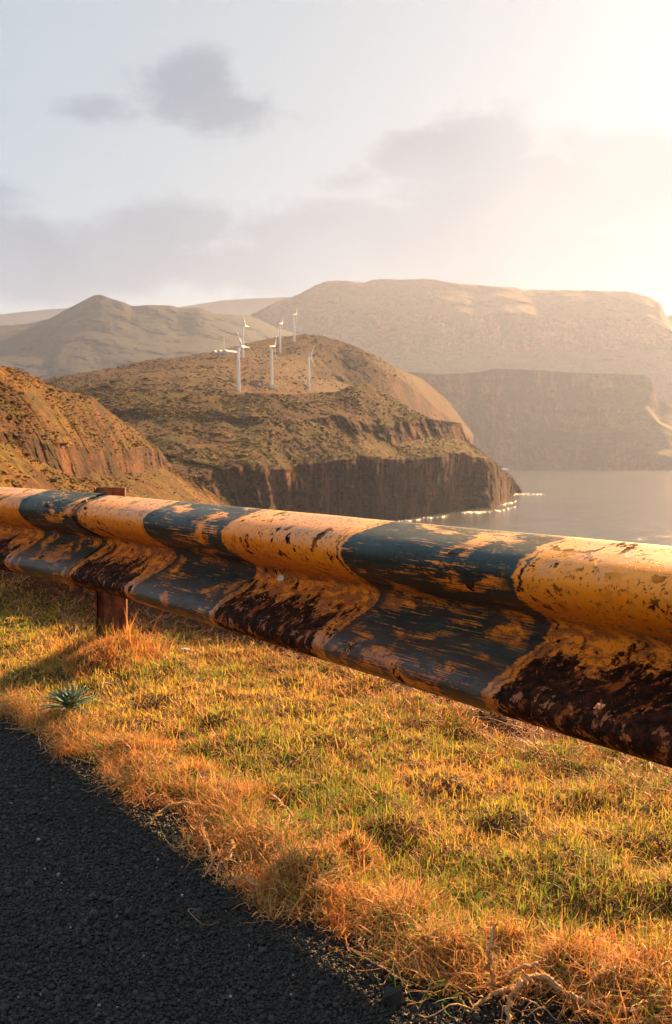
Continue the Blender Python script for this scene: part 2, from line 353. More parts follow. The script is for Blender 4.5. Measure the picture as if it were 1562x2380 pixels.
rows2 = [back(crest2, 900, 20), crest2,
         [(380, 880, 7400), (575, 790, 7400), (700, 745, 7400), (900, 730, 7400), (1200, 735, 7400), (1500, 750, 7400), (1800, 860, 7400), (2200, 1020, 7400)],
         [(380, 890, 7000), (575, 850, 7000), (800, 832, 7100), (1000, 822, 7200), (1200, 815, 7300), (1500, 820, 7300), (1800, 900, 7200), (2200, 1040, 7300)],
         [(380, 905, 6700), (800, 868, 6800), (1000, 856, 6950), (1200, 852, 6950), (1500, 858, 6950), (1800, 965, 6800), (2200, 1074, 6800)],
         [(380, 980, 5800), (800, 950, 5700), (1200, 950, 6000), (1562, 1010, 6250), (1800, 1092, 6350), (2200, 1094, 6400)]]
mt2 = loft('cloud_mountain', rows2, [10, 46, 40, 24, 12], np.linspace(380, 2200, 520), M_mtn2, 170.0, 1100, 51, cliff=[0, 0, 0, 0, 0])
tag(mt2, kind='structure')
crest2b = [(x, y, d + 1900) for x, y, d in [(1420, 800, 6500), (1470, 762, 6600), (1500, 747, 6700), (1540, 736, 6800), (1562, 732, 6850), (1640, 715, 6900), (1760, 700, 6900), (1900, 760, 6900), (2100, 850, 6800), (2300, 980, 6700)]]
rows2b = [back(crest2b, 500, 25), crest2b, [(x, y + 100, d - 450) for x, y, d in crest2b], [(x, max(y + 240, 1020), d - 500) for x, y, d in crest2b]]
mt2b = loft('shoulder_ridge', rows2b, [6, 20, 20], np.linspace(1420, 2300, 160), M_mtn2, 70.0, 700, 61)
tag(mt2b, kind='structure')
crest0 = [(-600, 700, 12000), (-200, 735, 12000), (0, 731, 12000), (90, 722, 12000), (150, 717, 12000), (300, 712, 12000), (400, 716, 12000), (450, 708, 12000), (520, 697, 12000), (600, 692, 12000), (680, 690, 12000), (800, 720, 12000), (1000, 800, 12000)]
mt0 = loft('distant_ridge', [back(crest0, 700, 30), crest0, [(x, 950, 10500) for x, y, d in crest0]], [6, 20], np.linspace(-600, 1000, 220), M_mtn, 130.0, 1500, 71)
tag(mt0, kind='structure')

# ------------------------------------------------------------------ sea
m, q = mat('sea_water')
pos = q.n('ShaderNodeNewGeometry').outputs['Position']
w1 = q.noise(q.scale(pos, (1, 1, 1)), 0.035, 6, 0.65, 0.5); w2 = q.noise(q.scale(pos, (1, 0.6, 1), (50, 9, 0)), 0.16, 5, 0.65); w3 = q.noise(pos, 0.006, 3, 0.5)
hh = q.m('ADD', q.m('MULTIPLY', w1, 1.0), q.m('MULTIPLY', w2, 0.28))
q.out(q.bsdf(q.mix(q.ss(w3, .4, .6), (0.075, 0.08, 0.085), (0.10, 0.105, 0.11)), 0.12, q.bump(hh, 1.0, 2.3), Specular_IOR_Level=0.1))
MS = m
gx = np.array([-12500, -6000, -3000, 0, 3000, 6000, 12500.]); gy = np.array([-6000, -2000, 0, 2000, 4000, 8000, 12900.])
VX, VY = np.meshgrid(gx, gy)
sea = mesh_np('sea', np.stack([VX, VY, VX * 0 + SEA], -1).reshape(-1, 3), grid_faces(7, 7), MS)
tag(sea, kind='structure')
# surf at the foot of the cliffs
m, q = mat('surf_foam'); pos = q.n('ShaderNodeNewGeometry').outputs['Position']
fb = q.bsdf(q.mix(q.ss(q.noise(pos, 0.2, 5), .35, .6), (0.40, 0.45, 0.48), (0.66, 0.70, 0.72)), 0.7, q.bump(q.noise(pos, .5, 5), 1, 1))
ft = q.n('ShaderNodeBsdfTransparent'); fm = q.n('ShaderNodeMixShader'); q.put(fm.inputs[0], q.ss(q.noise(q.scale(pos, (1, .35, 1)), 0.11, 6, .7), .44, .58)); m.node_tree.links.new(ft.outputs[0], fm.inputs[1]); m.node_tree.links.new(fb, fm.inputs[2]); q.out(fm.outputs[0])
MF = m
def foam(pts, seed):
    """a lumpy, ragged sheet of broken water round a waterline path; pts: px, py, half width in px rows"""
    pts = np.array(pts, float); n = 160; t = np.linspace(0, 1, n); tt = np.linspace(0, 1, len(pts))
    x = np.interp(t, tt, pts[:, 0]); y = np.interp(t, tt, pts[:, 1]); wd = np.interp(t, tt, pts[:, 2])
    c = np.array([at_z(a, b, SEA) for a, b in zip(x, y)])
    e1 = fbm(np.stack([t * 14, t * 0, t * 0 + seed], -1), 4, seed); e2 = fbm(np.stack([t * 19, t * 0 + 5, t * 0], -1), 4, seed + 3)
    V = []
    K = 9
    for k in range(K):
        s = k / (K - 1) * 2 - 1
        yy = y + s * wd * .7 * (1 + 2.2 * (e1 if s < 0 else e2)).clip(0.02, 3)
        P = np.array([at_z(a, b, SEA) for a, b in zip(x, yy)])
        P[:, 2] = SEA + (1 - s * s) * (0.9 + 0.9 * fbm(P / 9, 4, seed + 8)) - (0.15 if abs(s) == 1 else -0.1)
        V.append(P)
    o = mesh_np('surf', np.array(V).reshape(-1, 3), grid_faces(K, n), MF); tag(o, kind='stuff'); return o
foam([(1160, 1176, .6), (1172, 1172, 2.5), (1192, 1168, 3.4), (1200, 1164, 1.5), (1194, 1161, .3)], 1)
foam([(1072, 1192, .5), (1085, 1191, 2.4), (1110, 1191, 2.8), (1140, 1189, 3.2), (1166, 1186, 2.6), (1186, 1182, 1.4), (1200, 1178, .3)], 2)
foam([(1180, 1150, .3), (1196, 1149.5, 1.6), (1225, 1148.6, 2.2), (1250, 1149, 1.6), (1268, 1149.4, .3)], 3)
foam([(925, 1213, .3), (945, 1211, 1.8), (975, 1208, .8), (985, 1205, 1.6), (1005, 1204, .5), (1030, 1201, 1.5), (1045, 1199, .3)], 4)
foam([(1186, 1085.8, .15), (1200, 1086.2, .5), (1225, 1086.8, .4), (1250, 1087.5, .15)], 5)

# scrub and loose rock on the slopes
M_SCRUB, q = mat('scrub'); tn = q.n('ShaderNodeVertexColor', layer_name='tone').outputs[0]; q.out(q.bsdf(tn, .95, Specular_IOR_Level=.1))
_t = (1 + 5 ** .5) / 2
ICO0 = np.array([(-1, _t, 0), (1, _t, 0), (-1, -_t, 0), (1, -_t, 0), (0, -1, _t), (0, 1, _t), (0, -1, -_t), (0, 1, -_t), (_t, 0, -1), (_t, 0, 1), (-_t, 0, -1), (-_t, 0, 1)]) / 1.9
ICO0F = np.array([(0, 11, 5), (0, 5, 1), (0, 1, 7), (0, 7, 10), (0, 10, 11), (1, 5, 9), (5, 11, 4), (11, 10, 2), (10, 7, 6), (7, 1, 8), (3, 9, 4), (3, 4, 2), (3, 2, 6), (3, 6, 8), (3, 8, 9), (4, 9, 5), (2, 4, 11), (6, 2, 10), (8, 6, 7), (9, 8, 1)])
def scrub(o, name, n, size, pal, seed, dlo, dhi, nsc):
    me = o.data; co = np.empty(len(me.vertices) * 3, np.float32); me.vertices.foreach_get('co', co); co = co.reshape(-1, 3); no = np.empty_like(co).ravel(); me.vertices.foreach_get('normal', no); no = no.reshape(-1, 3)
    d = co[:, 1]; ok = (no[:, 2] > .45) & (d > dlo) & (d < dhi) & (co[:, 2] > SEA + 3); P = co[ok]; r = np.random.default_rng(seed)
    i = r.integers(0, len(P), n * 4); C = P[i] + r.normal(0, 1, (n * 4, 3)) * [size * 1.2, size * 1.2, 0]
    k = fbm(C / nsc, 4, seed) + r.normal(0, .22, n * 4) > -.06; C = C[k][:n]; m_ = len(C)
    sz = size * np.exp(r.normal(-.2, .45, m_)); scl_ = np.stack([sz * r.uniform(.8, 1.9, m_), sz * r.uniform(.8, 1.9, m_), sz * r.uniform(.35, .75, m_)], -1)
    V = ICO0[None] * scl_[:, None] * r.uniform(.65, 1.3, (m_, 12, 1)) + C[:, None]; pal = np.array(pal); tone = pal[r.integers(0, len(pal), m_)] * r.uniform(.6, 1.4, (m_, 1))
    F_ = (ICO0F[None] + (np.arange(m_) * 12)[:, None, None]).reshape(-1, 3); s_ = mesh_np(name, V.reshape(-1, 3), F_, M_SCRUB, False); colattr(s_.data, np.repeat(tone, 12, 0)); tag(s_, kind='stuff')
PAL = [(.050, .055, .010), (.075, .060, .012), (.050, .026, .010), (.16, .092, .026), (.20, .120, .035), (.12, .050, .018), (.15, .085, .022)]
scrub(hill_near, 'hillside_scrub', 15000, .38, [tuple(c * v for c, v in zip(p, (1.25, 0.95, .6))) for p in PAL], 501, 200, 900, 22)
scrub(hill_head, 'headland_scrub', 17000, 1.0, PAL, 502, 600, 2100, 50)
scrub(hill_turb, 'hilltop_scrub', 8000, 1.1, PAL, 503, 1000, 2400, 60)

# ------------------------------------------------------------------ near ground
NV = np.array([.8107, .5855]); TV = np.array([-.5855, .8107])       # across the rail, and along it
def edge_b(a):      # where grass gives way to road, as distance across
    a = np.asarray(a, float); z = np.zeros_like(a)
    ea = [-60, .3, .715, .767, .823, .853, .915, .989, 1.048, 1.127, 1.215, 1.278, 1.378, 1.459, 1.579, 1.661, 1.78, 1.94, 2.133, 2.286, 2.482, 3.2, 80]
    eb = [.95, .93, .908, .878, .865, .807, .771, .776, .792, .768, .738, .776, .804, .785, .841, .822, .779, .831, .801, .797, .756, .72, .72]
    return 1.076 * np.interp(a / 1.076, ea, eb) + 0.030 * fbm(np.stack([a * 8, z, z], -1), 4, 6)
MOUNDS = []         # x, y, radius, height
def mound(px, py, r, h, z=-.075):
    p = at_z(px, py, z); MOUNDS.append((p[0], p[1], r, h))
mound(760, 2030, .042, .034); mound(690, 2050, .032, .026); mound(825, 1995, .028, .046); mound(1060, 2215, .035, .026); mound(1310, 2240, .035, .026)
mound(250, 1555, .085, .050); mound(200, 1570, .07, .03); mound(310, 1540, .07, .035); mound(450, 1800, .05, .012); mound(590, 1860, .04, .010)
mound(1170, 2190, .03, .012); mound(1380, 2230, .04, .012); mound(340, 1740, .05, .012); mound(940, 2100, .04, .012); mound(1480, 2260, .04, .012)
mound(90, 1400, .30, .06); mound(-80, 1420, .30, .08)
def gh(x, y):
    x = np.asarray(x, float); y = np.asarray(y, float)
    b = x * NV[0] + y * NV[1]; a = x * TV[0] + y * TV[1]
    e = edge_b(a); P = np.stack([x, y, x * 0], -1)
    h = 0.018 * fbm(P * 3.5, 4, 9) + 0.026 * fbm(P * 10, 4, 12)
    t = np.clip((b - e) / 0.05, 0, 1); t = t * t * (3 - 2 * t)
    sd_ = np.clip((b - .95) / .30, 0, 1)
    z = -0.108 + t * (0.026 + h) + .026 * sd_ * sd_ * (3 - 2 * sd_)
    for mx_, my_, r, hh_ in MOUNDS:
        z = z + hh_ * np.exp(-((x - mx_) ** 2 + (y - my_) ** 2) / (r * r)) * np.clip((b - e + .03) / .03, 0, 1)
    bc = 2.15 - .5 * np.clip((a - 3.2), 0, 1); hb = .24 * np.clip((a - 2.2) / 1.2, 0, 1) * np.clip((9 - a) / 3, 0, 1)
    z = z + hb * np.exp(-((b - bc) / .22) ** 2)  # unseen berm behind the rail, added to shade the debris at left
    z = z - np.clip(b - 3.0, 0, 140) * 0.62 * np.clip((b - 3.0) / .5, 0, 1)
    z = z + (np.clip(b - 3.3, 0, 60) / 6) * 1.2 * fbm(P / 9, 4, 15) 
    return np.maximum(z, -82.5)
m, q = mat('verge_soil'); pos = q.n('ShaderNodeNewGeometry').outputs['Position']
a = q.noise(pos, 30, 6, .7); b = q.noise(pos, 4, 5, .6); c = q.noise(q.scale(pos, (1, 1, 1), (5, 5, 5)), 160, 4, .7)
col = q.mix(q.ss(a, .35, .65), (0.035, 0.018, 0.010), (0.13, 0.065, 0.030)); col = q.mix(q.ss(c, .55, .7), col, (0.26, 0.15, 0.07)); col = q.mix(q.ss(b, .5, .65, 0, .5), col, (0.10, 0.035, 0.02))
q.out(q.bsdf(col, .95, q.bump(q.m('ADD', a, q.m('MULTIPLY', c, .4)), 1, .02)))
M_SOIL = m
av = np.concatenate([np.linspace(-60, -2, 60)[:-1], np.linspace(-2, 6, 500)[:-1], np.linspace(6, 80, 60)])
bv = np.concatenate([np.linspace(-60, .5, 30)[:-1], np.linspace(.5, 3.2, 300)[:-1], np.linspace(3.2, 8, 40)[:-1], np.linspace(8, 150, 50)])
AA, BB = np.meshgrid(av, bv); GX = AA * TV[0] + BB * NV[0]; GY = AA * TV[1] + BB * NV[1]
gr = mesh_np('ground', np.stack([GX, GY, gh(GX, GY)], -1).reshape(-1, 3), grid_faces(*GX.shape), M_SOIL); tag(gr, kind='structure')
# road: a sheet a little above the ground, running under the ragged grass edge
m, q = mat('asphalt'); pos = q.n('ShaderNodeNewGeometry').outputs['Position']
v = q.vor(pos, 190); vc = q.vor(pos, 190, out='Color'); nn = q.noise(pos, 6, 5, .6)
hs = q.n('ShaderNodeSeparateColor'); q.put(hs.inputs[0], vc)
col = q.mix(hs.outputs[0], (0.008, 0.009, 0.010), (0.030, 0.032, 0.034)); col = q.mix(q.ss(hs.outputs[1], .9, 1), col, (0.07, 0.075, 0.075)); col = q.mix(q.ss(nn, .5, .7, 0, .6), col, (0.008, 0.008, 0.009))
q.out(q.bsdf(col, .72, q.bump(q.m('MULTIPLY', v, -1), 1.0, .006), Specular_IOR_Level=.3))
M_ASPH = m
av2 = np.linspace(-60, 80, 15); bv2 = np.array([-4.5, -2, -.5, .2, .6, .83]); AA, BB = np.meshgrid(av2, bv2)
road = mesh_np('road', np.stack([AA * TV[0] + BB * NV[0], AA * TV[1] + BB * NV[1], AA * 0 - .095], -1).reshape(-1, 3), grid_faces(*AA.shape), M_ASPH); tag(road, kind='structure')

def scatter_mesh(name, tv, tf, pos, rot, scl, tone, m, smooth=True, kind='stuff'):
    n = len(pos); V = (np.einsum('nij,nkj->nki', rot, tv[None] * scl[:, None, :]) + pos[:, None, :]) if tv.ndim == 2 else None
    k = tv.shape[0]; Fc = (tf[None] + (np.arange(n) * k)[:, None, None]).reshape(-1, tf.shape[1])
    o = mesh_np(name, V.reshape(-1, 3), Fc, m, smooth); colattr(o.data, np.repeat(tone, k, 0)); tag(o, kind=kind); return o
def rand_rot(n, tilt=PI):
    a = rng.uniform(0, 2 * PI, n); b = rng.uniform(-tilt, tilt, n); c = rng.uniform(-tilt, tilt, n)
    ca, sa, cb_, sb, cc_, sc_ = np.cos(a), np.sin(a), np.cos(b), np.sin(b), np.cos(c), np.sin(c)
    R = np.zeros((n, 3, 3))
    R[:, 0, 0] = ca * cb_; R[:, 0, 1] = ca * sb * sc_ - sa * cc_; R[:, 0, 2] = ca * sb * cc_ + sa * sc_
    R[:, 1, 0] = sa * cb_; R[:, 1, 1] = sa * sb * sc_ + ca * cc_; R[:, 1, 2] = sa * sb * cc_ - ca * sc_
    R[:, 2, 0] = -sb; R[:, 2, 1] = cb_ * sc_; R[:, 2, 2] = cb_ * cc_
    return R
bm = bmesh.new(); bmesh.ops.create_icosphere(bm, subdivisions=1, radius=1)
ICO = np.array([v.co[:] for v in bm.verts]); ICOF = np.array([[v.index for v in f.verts] for f in bm.faces]); bm.free()
m, q = mat('chippings'); tn = q.n('ShaderNodeVertexColor', layer_name='tone').outputs[0]; pos = q.n('ShaderNodeNewGeometry').outputs['Position']
q.out(q.bsdf(q.mix(q.ss(q.noise(pos, 400, 3), .4, .6, 0, .5), tn, (.015, .017, .018)), .62, q.bump(q.noise(pos, 700, 3), .6, .0006), Specular_IOR_Level=.35)); M_CHIP = m
def chips(n, y0, y1):
    px = rng.uniform(-60, 1620, n * 3); py = 1 / rng.uniform(1 / (y1 - HZ), 1 / (y0 - HZ), n * 3) * 1.0 + HZ
    # even density on the ground: draw depth and lateral directly
    d = rng.uniform(1.0, 3.1, n * 6); x = rng.uniform(-1.15, .55, n * 6)
    b = x * NV[0] + d * NV[1]; a = x * TV[0] + d * TV[1]
    ok = (b < edge_b(a) + .03) & (b > .05) & (np.abs(x / d) < .37)
    keep = rng.uniform(0, 1, n * 6) < np.clip((1.6 / d) ** 1.5, 0, 1); ok &= keep
    return x[ok][:n], d[ok][:n]
x, y = chips(52000, 0, 1); n = len(x)
sz = 0.0018 * np.exp(rng.normal(0, .38, n)); big = rng.uniform(0, 1, n) < .03; sz[big] *= 1.9
scl = np.stack([sz * rng.uniform(.8, 1.5, n), sz * rng.uniform(.7, 1.2, n), sz * rng.uniform(.55, .95, n)], -1)
g = rng.uniform(0, 1, n) ** 2.4 * 0.034 + .004; hue = rng.normal(0, .1, n)
tone = np.stack([g * (1 + hue), g * 1.04, g * (1.08 - hue)], -1); pale = rng.uniform(0, 1, n) < .0018; tone[pale] = [.28, .30, .29]
ICOJ = ICO * (1 + .16 * rng.normal(size=(12, 1)))
pn = fbm(np.stack([x * 2, y * 2, x * 0], -1), 3, 77)
scatter_mesh('asphalt_chippings', ICOJ, ICOF, np.stack([x, y, -.0945 + sz * rng.uniform(-.1, .5, n) + .0015 * pn], -1), rand_rot(n, .5), scl, tone, M_CHIP, smooth=False)

# ------------------------------------------------------------------ grass
def leaf_mat(name, transl=.55, rough=.55):
    m, q = mat(name); tn = q.n('ShaderNodeVertexColor', layer_name='tone').outputs[0]
    b = q.bsdf(tn, rough, Specular_IOR_Level=.25); t = q.n('ShaderNodeBsdfTranslucent'); q.put(t.inputs[0], q.mix(.5, tn, tn, 'MIX'))
    mx = q.n('ShaderNodeMixShader'); mx.inputs[0].default_value = transl
    m.node_tree.links.new(b, mx.inputs[1]); m.node_tree.links.new(t.outputs[0], mx.inputs[2]); q.out(mx.outputs[0]); return m
M_GRASS = leaf_mat('grass_blades'); M_DRY = leaf_mat('dry_blades', .3, .6)
ROS = at_z(163, 1655, -.07)
def blades(name, x, y, L, W, lean, curl, tone, m, z0=None, seg=4, droop=None, wig=0.0, kind='stuff'):
    free = np.hypot(x - ROS[0], (y - ROS[1])) > .042
    x, y, L, W, lean, curl, tone = (v[free] for v in (x, y, L, W, lean, curl, tone)); z0 = None if z0 is None else z0[free]
    n = len(x); th = rng.uniform(0, 2 * PI, n); z = gh(x, y) if z0 is None else z0
    t = np.linspace(0, 1, seg + 1)[None]; ln = lean[:, None] + curl[:, None] * t          # angle from vertical grows along the blade
    ds = L[:, None] / seg; hor = np.concatenate([np.zeros((n, 1)), np.cumsum(np.sin(ln[:, :-1]) * ds, 1)], 1); ver = np.concatenate([np.zeros((n, 1)), np.cumsum(np.cos(ln[:, :-1]) * ds, 1)], 1)
    tw = th[:, None] + wig * np.cumsum(rng.normal(0, 1, (n, seg + 1)), 1)
    hx = np.concatenate([np.zeros((n, 1)), np.cumsum(np.sin(ln[:, :-1]) * ds * np.cos(tw[:, 1:]), 1)], 1); hy = np.concatenate([np.zeros((n, 1)), np.cumsum(np.sin(ln[:, :-1]) * ds * np.sin(tw[:, 1:]), 1)], 1)
    cx = x[:, None] + hx; cy = y[:, None] + hy; cz = np.maximum(z[:, None] - .004 + ver, z[:, None] - .004 + np.abs(ver) * .1)
    wdt = W[:, None] * (1 - t ** 1.6) + .0001; sa = th + PI / 2 + rng.normal(0, .5, n)
    wx = np.cos(sa)[:, None] * wdt; wy = np.sin(sa)[:, None] * wdt
    Lf = np.stack([cx - wx, cy - wy, cz], -1); Rt = np.stack([cx + wx, cy + wy, cz + wdt * .3], -1)
    V = np.stack([Lf, Rt], 2).reshape(n, -1, 3); k = 2 * (seg + 1)
    i = np.arange(seg) * 2; f = np.stack([i, i + 1, i + 3, i + 2], -1); Fc = (f[None] + (np.arange(n) * k)[:, None, None]).reshape(-1, 4)
    o = mesh_np(name, V.reshape(-1, 3), Fc, m, True)
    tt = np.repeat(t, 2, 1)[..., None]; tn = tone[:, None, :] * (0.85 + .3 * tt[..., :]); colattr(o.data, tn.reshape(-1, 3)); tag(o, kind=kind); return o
def sample_verge(n, b0, b1, dens_pow=1.4, ymax=6.5):
    xs, ys = [], []; c = 0
    while c < n:
        d = rng.uniform(.95, ymax, 400000) ; x = rng.uniform(-.42, .42, 400000) * d
        keep = rng.uniform(0, 1, 400000) < d / ymax * np.clip((1.4 / d) ** dens_pow, 0, 1) * 3
        b = x * NV[0] + d * NV[1]; a = x * TV[0] + d * TV[1]; e = edge_b(a)
        ok = keep & (b > e + b0) & (b < b1 + .12 * vnoise(np.stack([x * 3, d * 3, x * 0], -1), 31))
        xs.append(x[ok]); ys.append(d[ok]); c += ok.sum()
    return np.concatenate(xs)[:n], np.concatenate(ys)[:n]
def mixcol(t, A, B): return A[None] * (1 - t[:, None]) + B[None] * t[:, None]
GREEN = np.array([.10, .22, .022]); YEL = np.array([.50, .38, .05]); STRAW = np.array([.80, .47, .20]); ORA = np.array([.70, .30, .075]); BRN = np.array([.32, .14, .055])
def patch(x, y, sc, seed): return fbm(np.stack([x * sc, y * sc, x * 0], -1), 3, seed)
# living blades
n = 115000; x, y = sample_verge(n, .02, 1.74); a_ = x * TV[0] + y * TV[1]; k_ = x * NV[0] + y * NV[1] < 1.80 - .35 * np.clip((a_ - 3.0) / 1.1, 0, 1.4); x, y = x[k_], y[k_]; n = len(x)
g = np.clip(.5 + 1.1 * patch(x, y, 4, 91) + .5 * patch(x, y, 18, 92) + rng.normal(0, .28, n), 0, 1)
okk = rng.uniform(0, 1, n) < (.45 + .55 * g); x, y, g = x[okk], y[okk], g[okk]; n = len(x)
tone = mixcol(np.clip(1.15 - g + rng.normal(0, .15, n), 0, 1), GREEN, YEL) * rng.uniform(.7, 1.3, (n, 1))
dist = np.hypot(x, y); wf = np.clip(dist / 1.6, 1, 3)
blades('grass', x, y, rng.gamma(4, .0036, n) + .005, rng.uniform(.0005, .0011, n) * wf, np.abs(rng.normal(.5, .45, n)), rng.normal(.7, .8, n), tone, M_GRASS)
# straw and dead curled blades
n = 120000; x, y = sample_verge(n, -.01, 1.74); ok_ = rng.uniform(0, 1, n) < .35 + .9 * (.5 + patch(x, y, 12, 55) + patch(x, y, 34, 56)); x, y = x[ok_], y[ok_]; n = len(x); tone = mixcol(rng.uniform(0, 1, n), STRAW, ORA); brn = rng.uniform(0, 1, n) < .25; tone[brn] = BRN; tone *= rng.uniform(.6, 1.35, (n, 1))
wf = np.clip(np.hypot(x, y) / 1.6, 1, 3)
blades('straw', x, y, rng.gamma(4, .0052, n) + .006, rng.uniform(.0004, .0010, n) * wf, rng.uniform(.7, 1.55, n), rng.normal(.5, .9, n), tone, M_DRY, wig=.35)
# shaggy fringe hanging onto the road
n = 26000; a = rng.uniform(-.2, 4.2, n); b = edge_b(a) + rng.normal(.042, .030, n) - .05 * np.clip(patch(a, a * 0, 14, 71), 0, 1); x = a * TV[0] + b * NV[0]; y = a * TV[1] + b * NV[1]
tone = mixcol(rng.uniform(0, 1, n), STRAW, ORA) * rng.uniform(.4, 1.1, (n, 1)); gm = rng.uniform(0, 1, n) < .2; tone[gm] = GREEN * 1.1
blades('fringe', x, y, rng.gamma(5, .0065, n) + .01, rng.uniform(.0005, .0011, n), rng.uniform(.6, 1.6, n), rng.normal(.6, .8, n), tone, M_DRY, z0=np.maximum(gh(x, y), -.091) + rng.uniform(0, .016, n), wig=.4)
# upright orange thatch on the mounds
xs, ys = [], []
for (mx_, my_, r, hh_) in MOUNDS[:15]:
    k = int(2300 * (r / .05) ** 1.3); xx_ = rng.normal(mx_, r * .8, k); yy_ = rng.normal(my_, r * .8, k); ok_ = patch(xx_, yy_, 26, 63) > -.12; xs.append(xx_[ok_]); ys.append(yy_[ok_])
x = np.concatenate(xs); y = np.concatenate(ys); ok_ = x * NV[0] + y * NV[1] > edge_b(x * TV[0] + y * TV[1]) + .012; x, y = x[ok_], y[ok_]; n = len(x); tone = mixcol(rng.uniform(0, 1, n), ORA, STRAW) * rng.uniform(.5, 1.3, (n, 1)); br = rng.uniform(0, 1, n) < .2; tone[br] = BRN
blades('thatch', x, y, rng.gamma(4, .0048, n) + .006, rng.uniform(.0004, .0009, n) * np.clip(y / 1.8, 1, 2), rng.uniform(.3, 1.5, n), rng.normal(.8, 1.1, n), tone, M_DRY, wig=.5)
# loose matted tufts that spill over the edge of the asphalt
bx3, by3, bl3, bt3 = [], [], [], []
for k in range(90):
    a = rng.uniform(-.05, 3.0); b = float(edge_b(a)) + rng.normal(.008, .022); k_ = int(rng.uniform(40, 190)); sp_ = rng.uniform(.008, .024); dv = rng.uniform(-1, 1)
    u_ = rng.normal(0, 1, k_); aa = a + u_ * sp_ * 1.6; bb_ = b + rng.normal(0, .6, k_) * sp_ + u_ * sp_ * dv
    bx3.append(aa * TV[0] + bb_ * NV[0]); by3.append(aa * TV[1] + bb_ * NV[1]); bl3.append(rng.gamma(4, .005, k_) + .008)
    c0 = [ORA, STRAW, BRN * 1.3][int(rng.integers(0, 3))]; bt3.append(c0[None] * rng.uniform(.5, 1.25, (k_, 1)) * .5 + .5 * ORA[None] * rng.uniform(.5, 1.2, (k_, 1)))
x = np.concatenate(bx3); y = np.concatenate(by3); n = len(x)
blades('matted_tufts', x, y, np.concatenate(bl3), rng.uniform(.0005, .0012, n), rng.uniform(.2, 1.5, n), rng.normal(1.1, 1.0, n), np.concatenate(bt3), M_DRY, z0=np.maximum(gh(x, y), -.092) + rng.uniform(0, .012, n), seg=5, wig=.5)
# dry debris beyond the rail
n = 60000; x, y = sample_verge(n, .70, 2.9); tone = mixcol(rng.uniform(0, 1, n), BRN, STRAW * .7) * rng.uniform(.4, 1.1, (n, 1)); tone[:, 0] *= 1.1
bb = x * NV[0] + y * NV[1]; wf = np.clip(np.hypot(x, y) / 1.6, 1, 3)
blades('plant_litter', x, y, rng.gamma(5, .009, n) + .01, rng.uniform(.0006, .0016, n) * wf, rng.uniform(1.0, 1.57, n), rng.normal(.3, .7, n), tone, M_DRY, wig=.5)

# long tufts beside the post
pb = at_z(265, 1515, -.06)
n = 1500; x = rng.normal(pb[0], .07, n) - .02; y = rng.normal(pb[1], .05, n) - .07; tone = mixcol(rng.uniform(0, 1, n), ORA, BRN) * rng.uniform(.7, 1.4, (n, 1)); gm = rng.uniform(0, 1, n) < .22; tone[gm] = GREEN * 1.4
blades('tall_tuft_grass', x, y, rng.gamma(7, .010, n), rng.uniform(.0008, .0016, n), np.abs(rng.normal(.35, .3, n)), rng.normal(1.3, .7, n), tone, M_GRASS, seg=6, wig=.12)

# ------------------------------------------------------------------ runners (stolons)
m, q = mat('runner_bark'); pos = q.n('ShaderNodeNewGeometry').outputs['Position']
nn = q.noise(pos, 260, 5, .65); q.out(q.bsdf(q.mix(q.ss(nn, .35, .65), (.20, .10, .045), (.50, .31, .16)), .7, q.bump(nn, .8, .001))); M_RUN = m
def tube(path, rad, nseg=8, sub=10, name='stem', m=None, parent=None, jitter=.0, seed=0, knobs=True):
    path = np.array(path, float); k = len(path); T = np.linspace(0, k - 1, (k - 1) * sub + 1)
    # catmull-rom
    P = []
    for t in T:
        i = min(int(t), k - 2); u = t - i; p0 = path[max(i - 1, 0)]; p1 = path[i]; p2_ = path[i + 1]; p3 = path[min(i + 2, k - 1)]
        P.append(.5 * ((2 * p1) + (-p0 + p2_) * u + (2 * p0 - 5 * p1 + 4 * p2_ - p3) * u * u + (-p0 + 3 * p1 - 3 * p2_ + p3) * u ** 3))
    P = np.array(P); n = len(P)
    if jitter: P = P + jitter * np.stack([fbm(np.stack([T * 2.2, T * 0, T * 0 + c * 9 + seed], -1), 3, seed + c) for c in range(3)], -1)
    tg = np.gradient(P, axis=0); tg /= np.linalg.norm(tg, axis=1, keepdims=True) + 1e-9
    u = np.cross(tg, [0.1, .2, 1]); u /= np.linalg.norm(u, axis=1, keepdims=True); v = np.cross(tg, u)
    s = np.concatenate([[0], np.cumsum(np.linalg.norm(np.diff(P, axis=0), axis=1))]); r = rad * (1 - .55 * s / s[-1])
    if knobs: r = r * (1 + .35 * np.exp(-((s % .013 - .0065) / .0018) ** 2))
    r[0] *= .3; r[-1] *= .2
    an = np.linspace(0, 2 * PI, nseg, endpoint=False)
    V = P[:, None] + r[:, None, None] * (u[:, None] * np.cos(an)[None, :, None] + v[:, None] * np.sin(an)[None, :, None])
    idx = np.arange(n * nseg).reshape(n, nseg); nx = np.roll(idx, -1, 1)
    Fc = np.stack([idx[:-1], nx[:-1], nx[1:], idx[1:]], -1).reshape(-1, 4)
    return mesh_np(name, V.reshape(-1, 3), Fc, m, True, parent), P
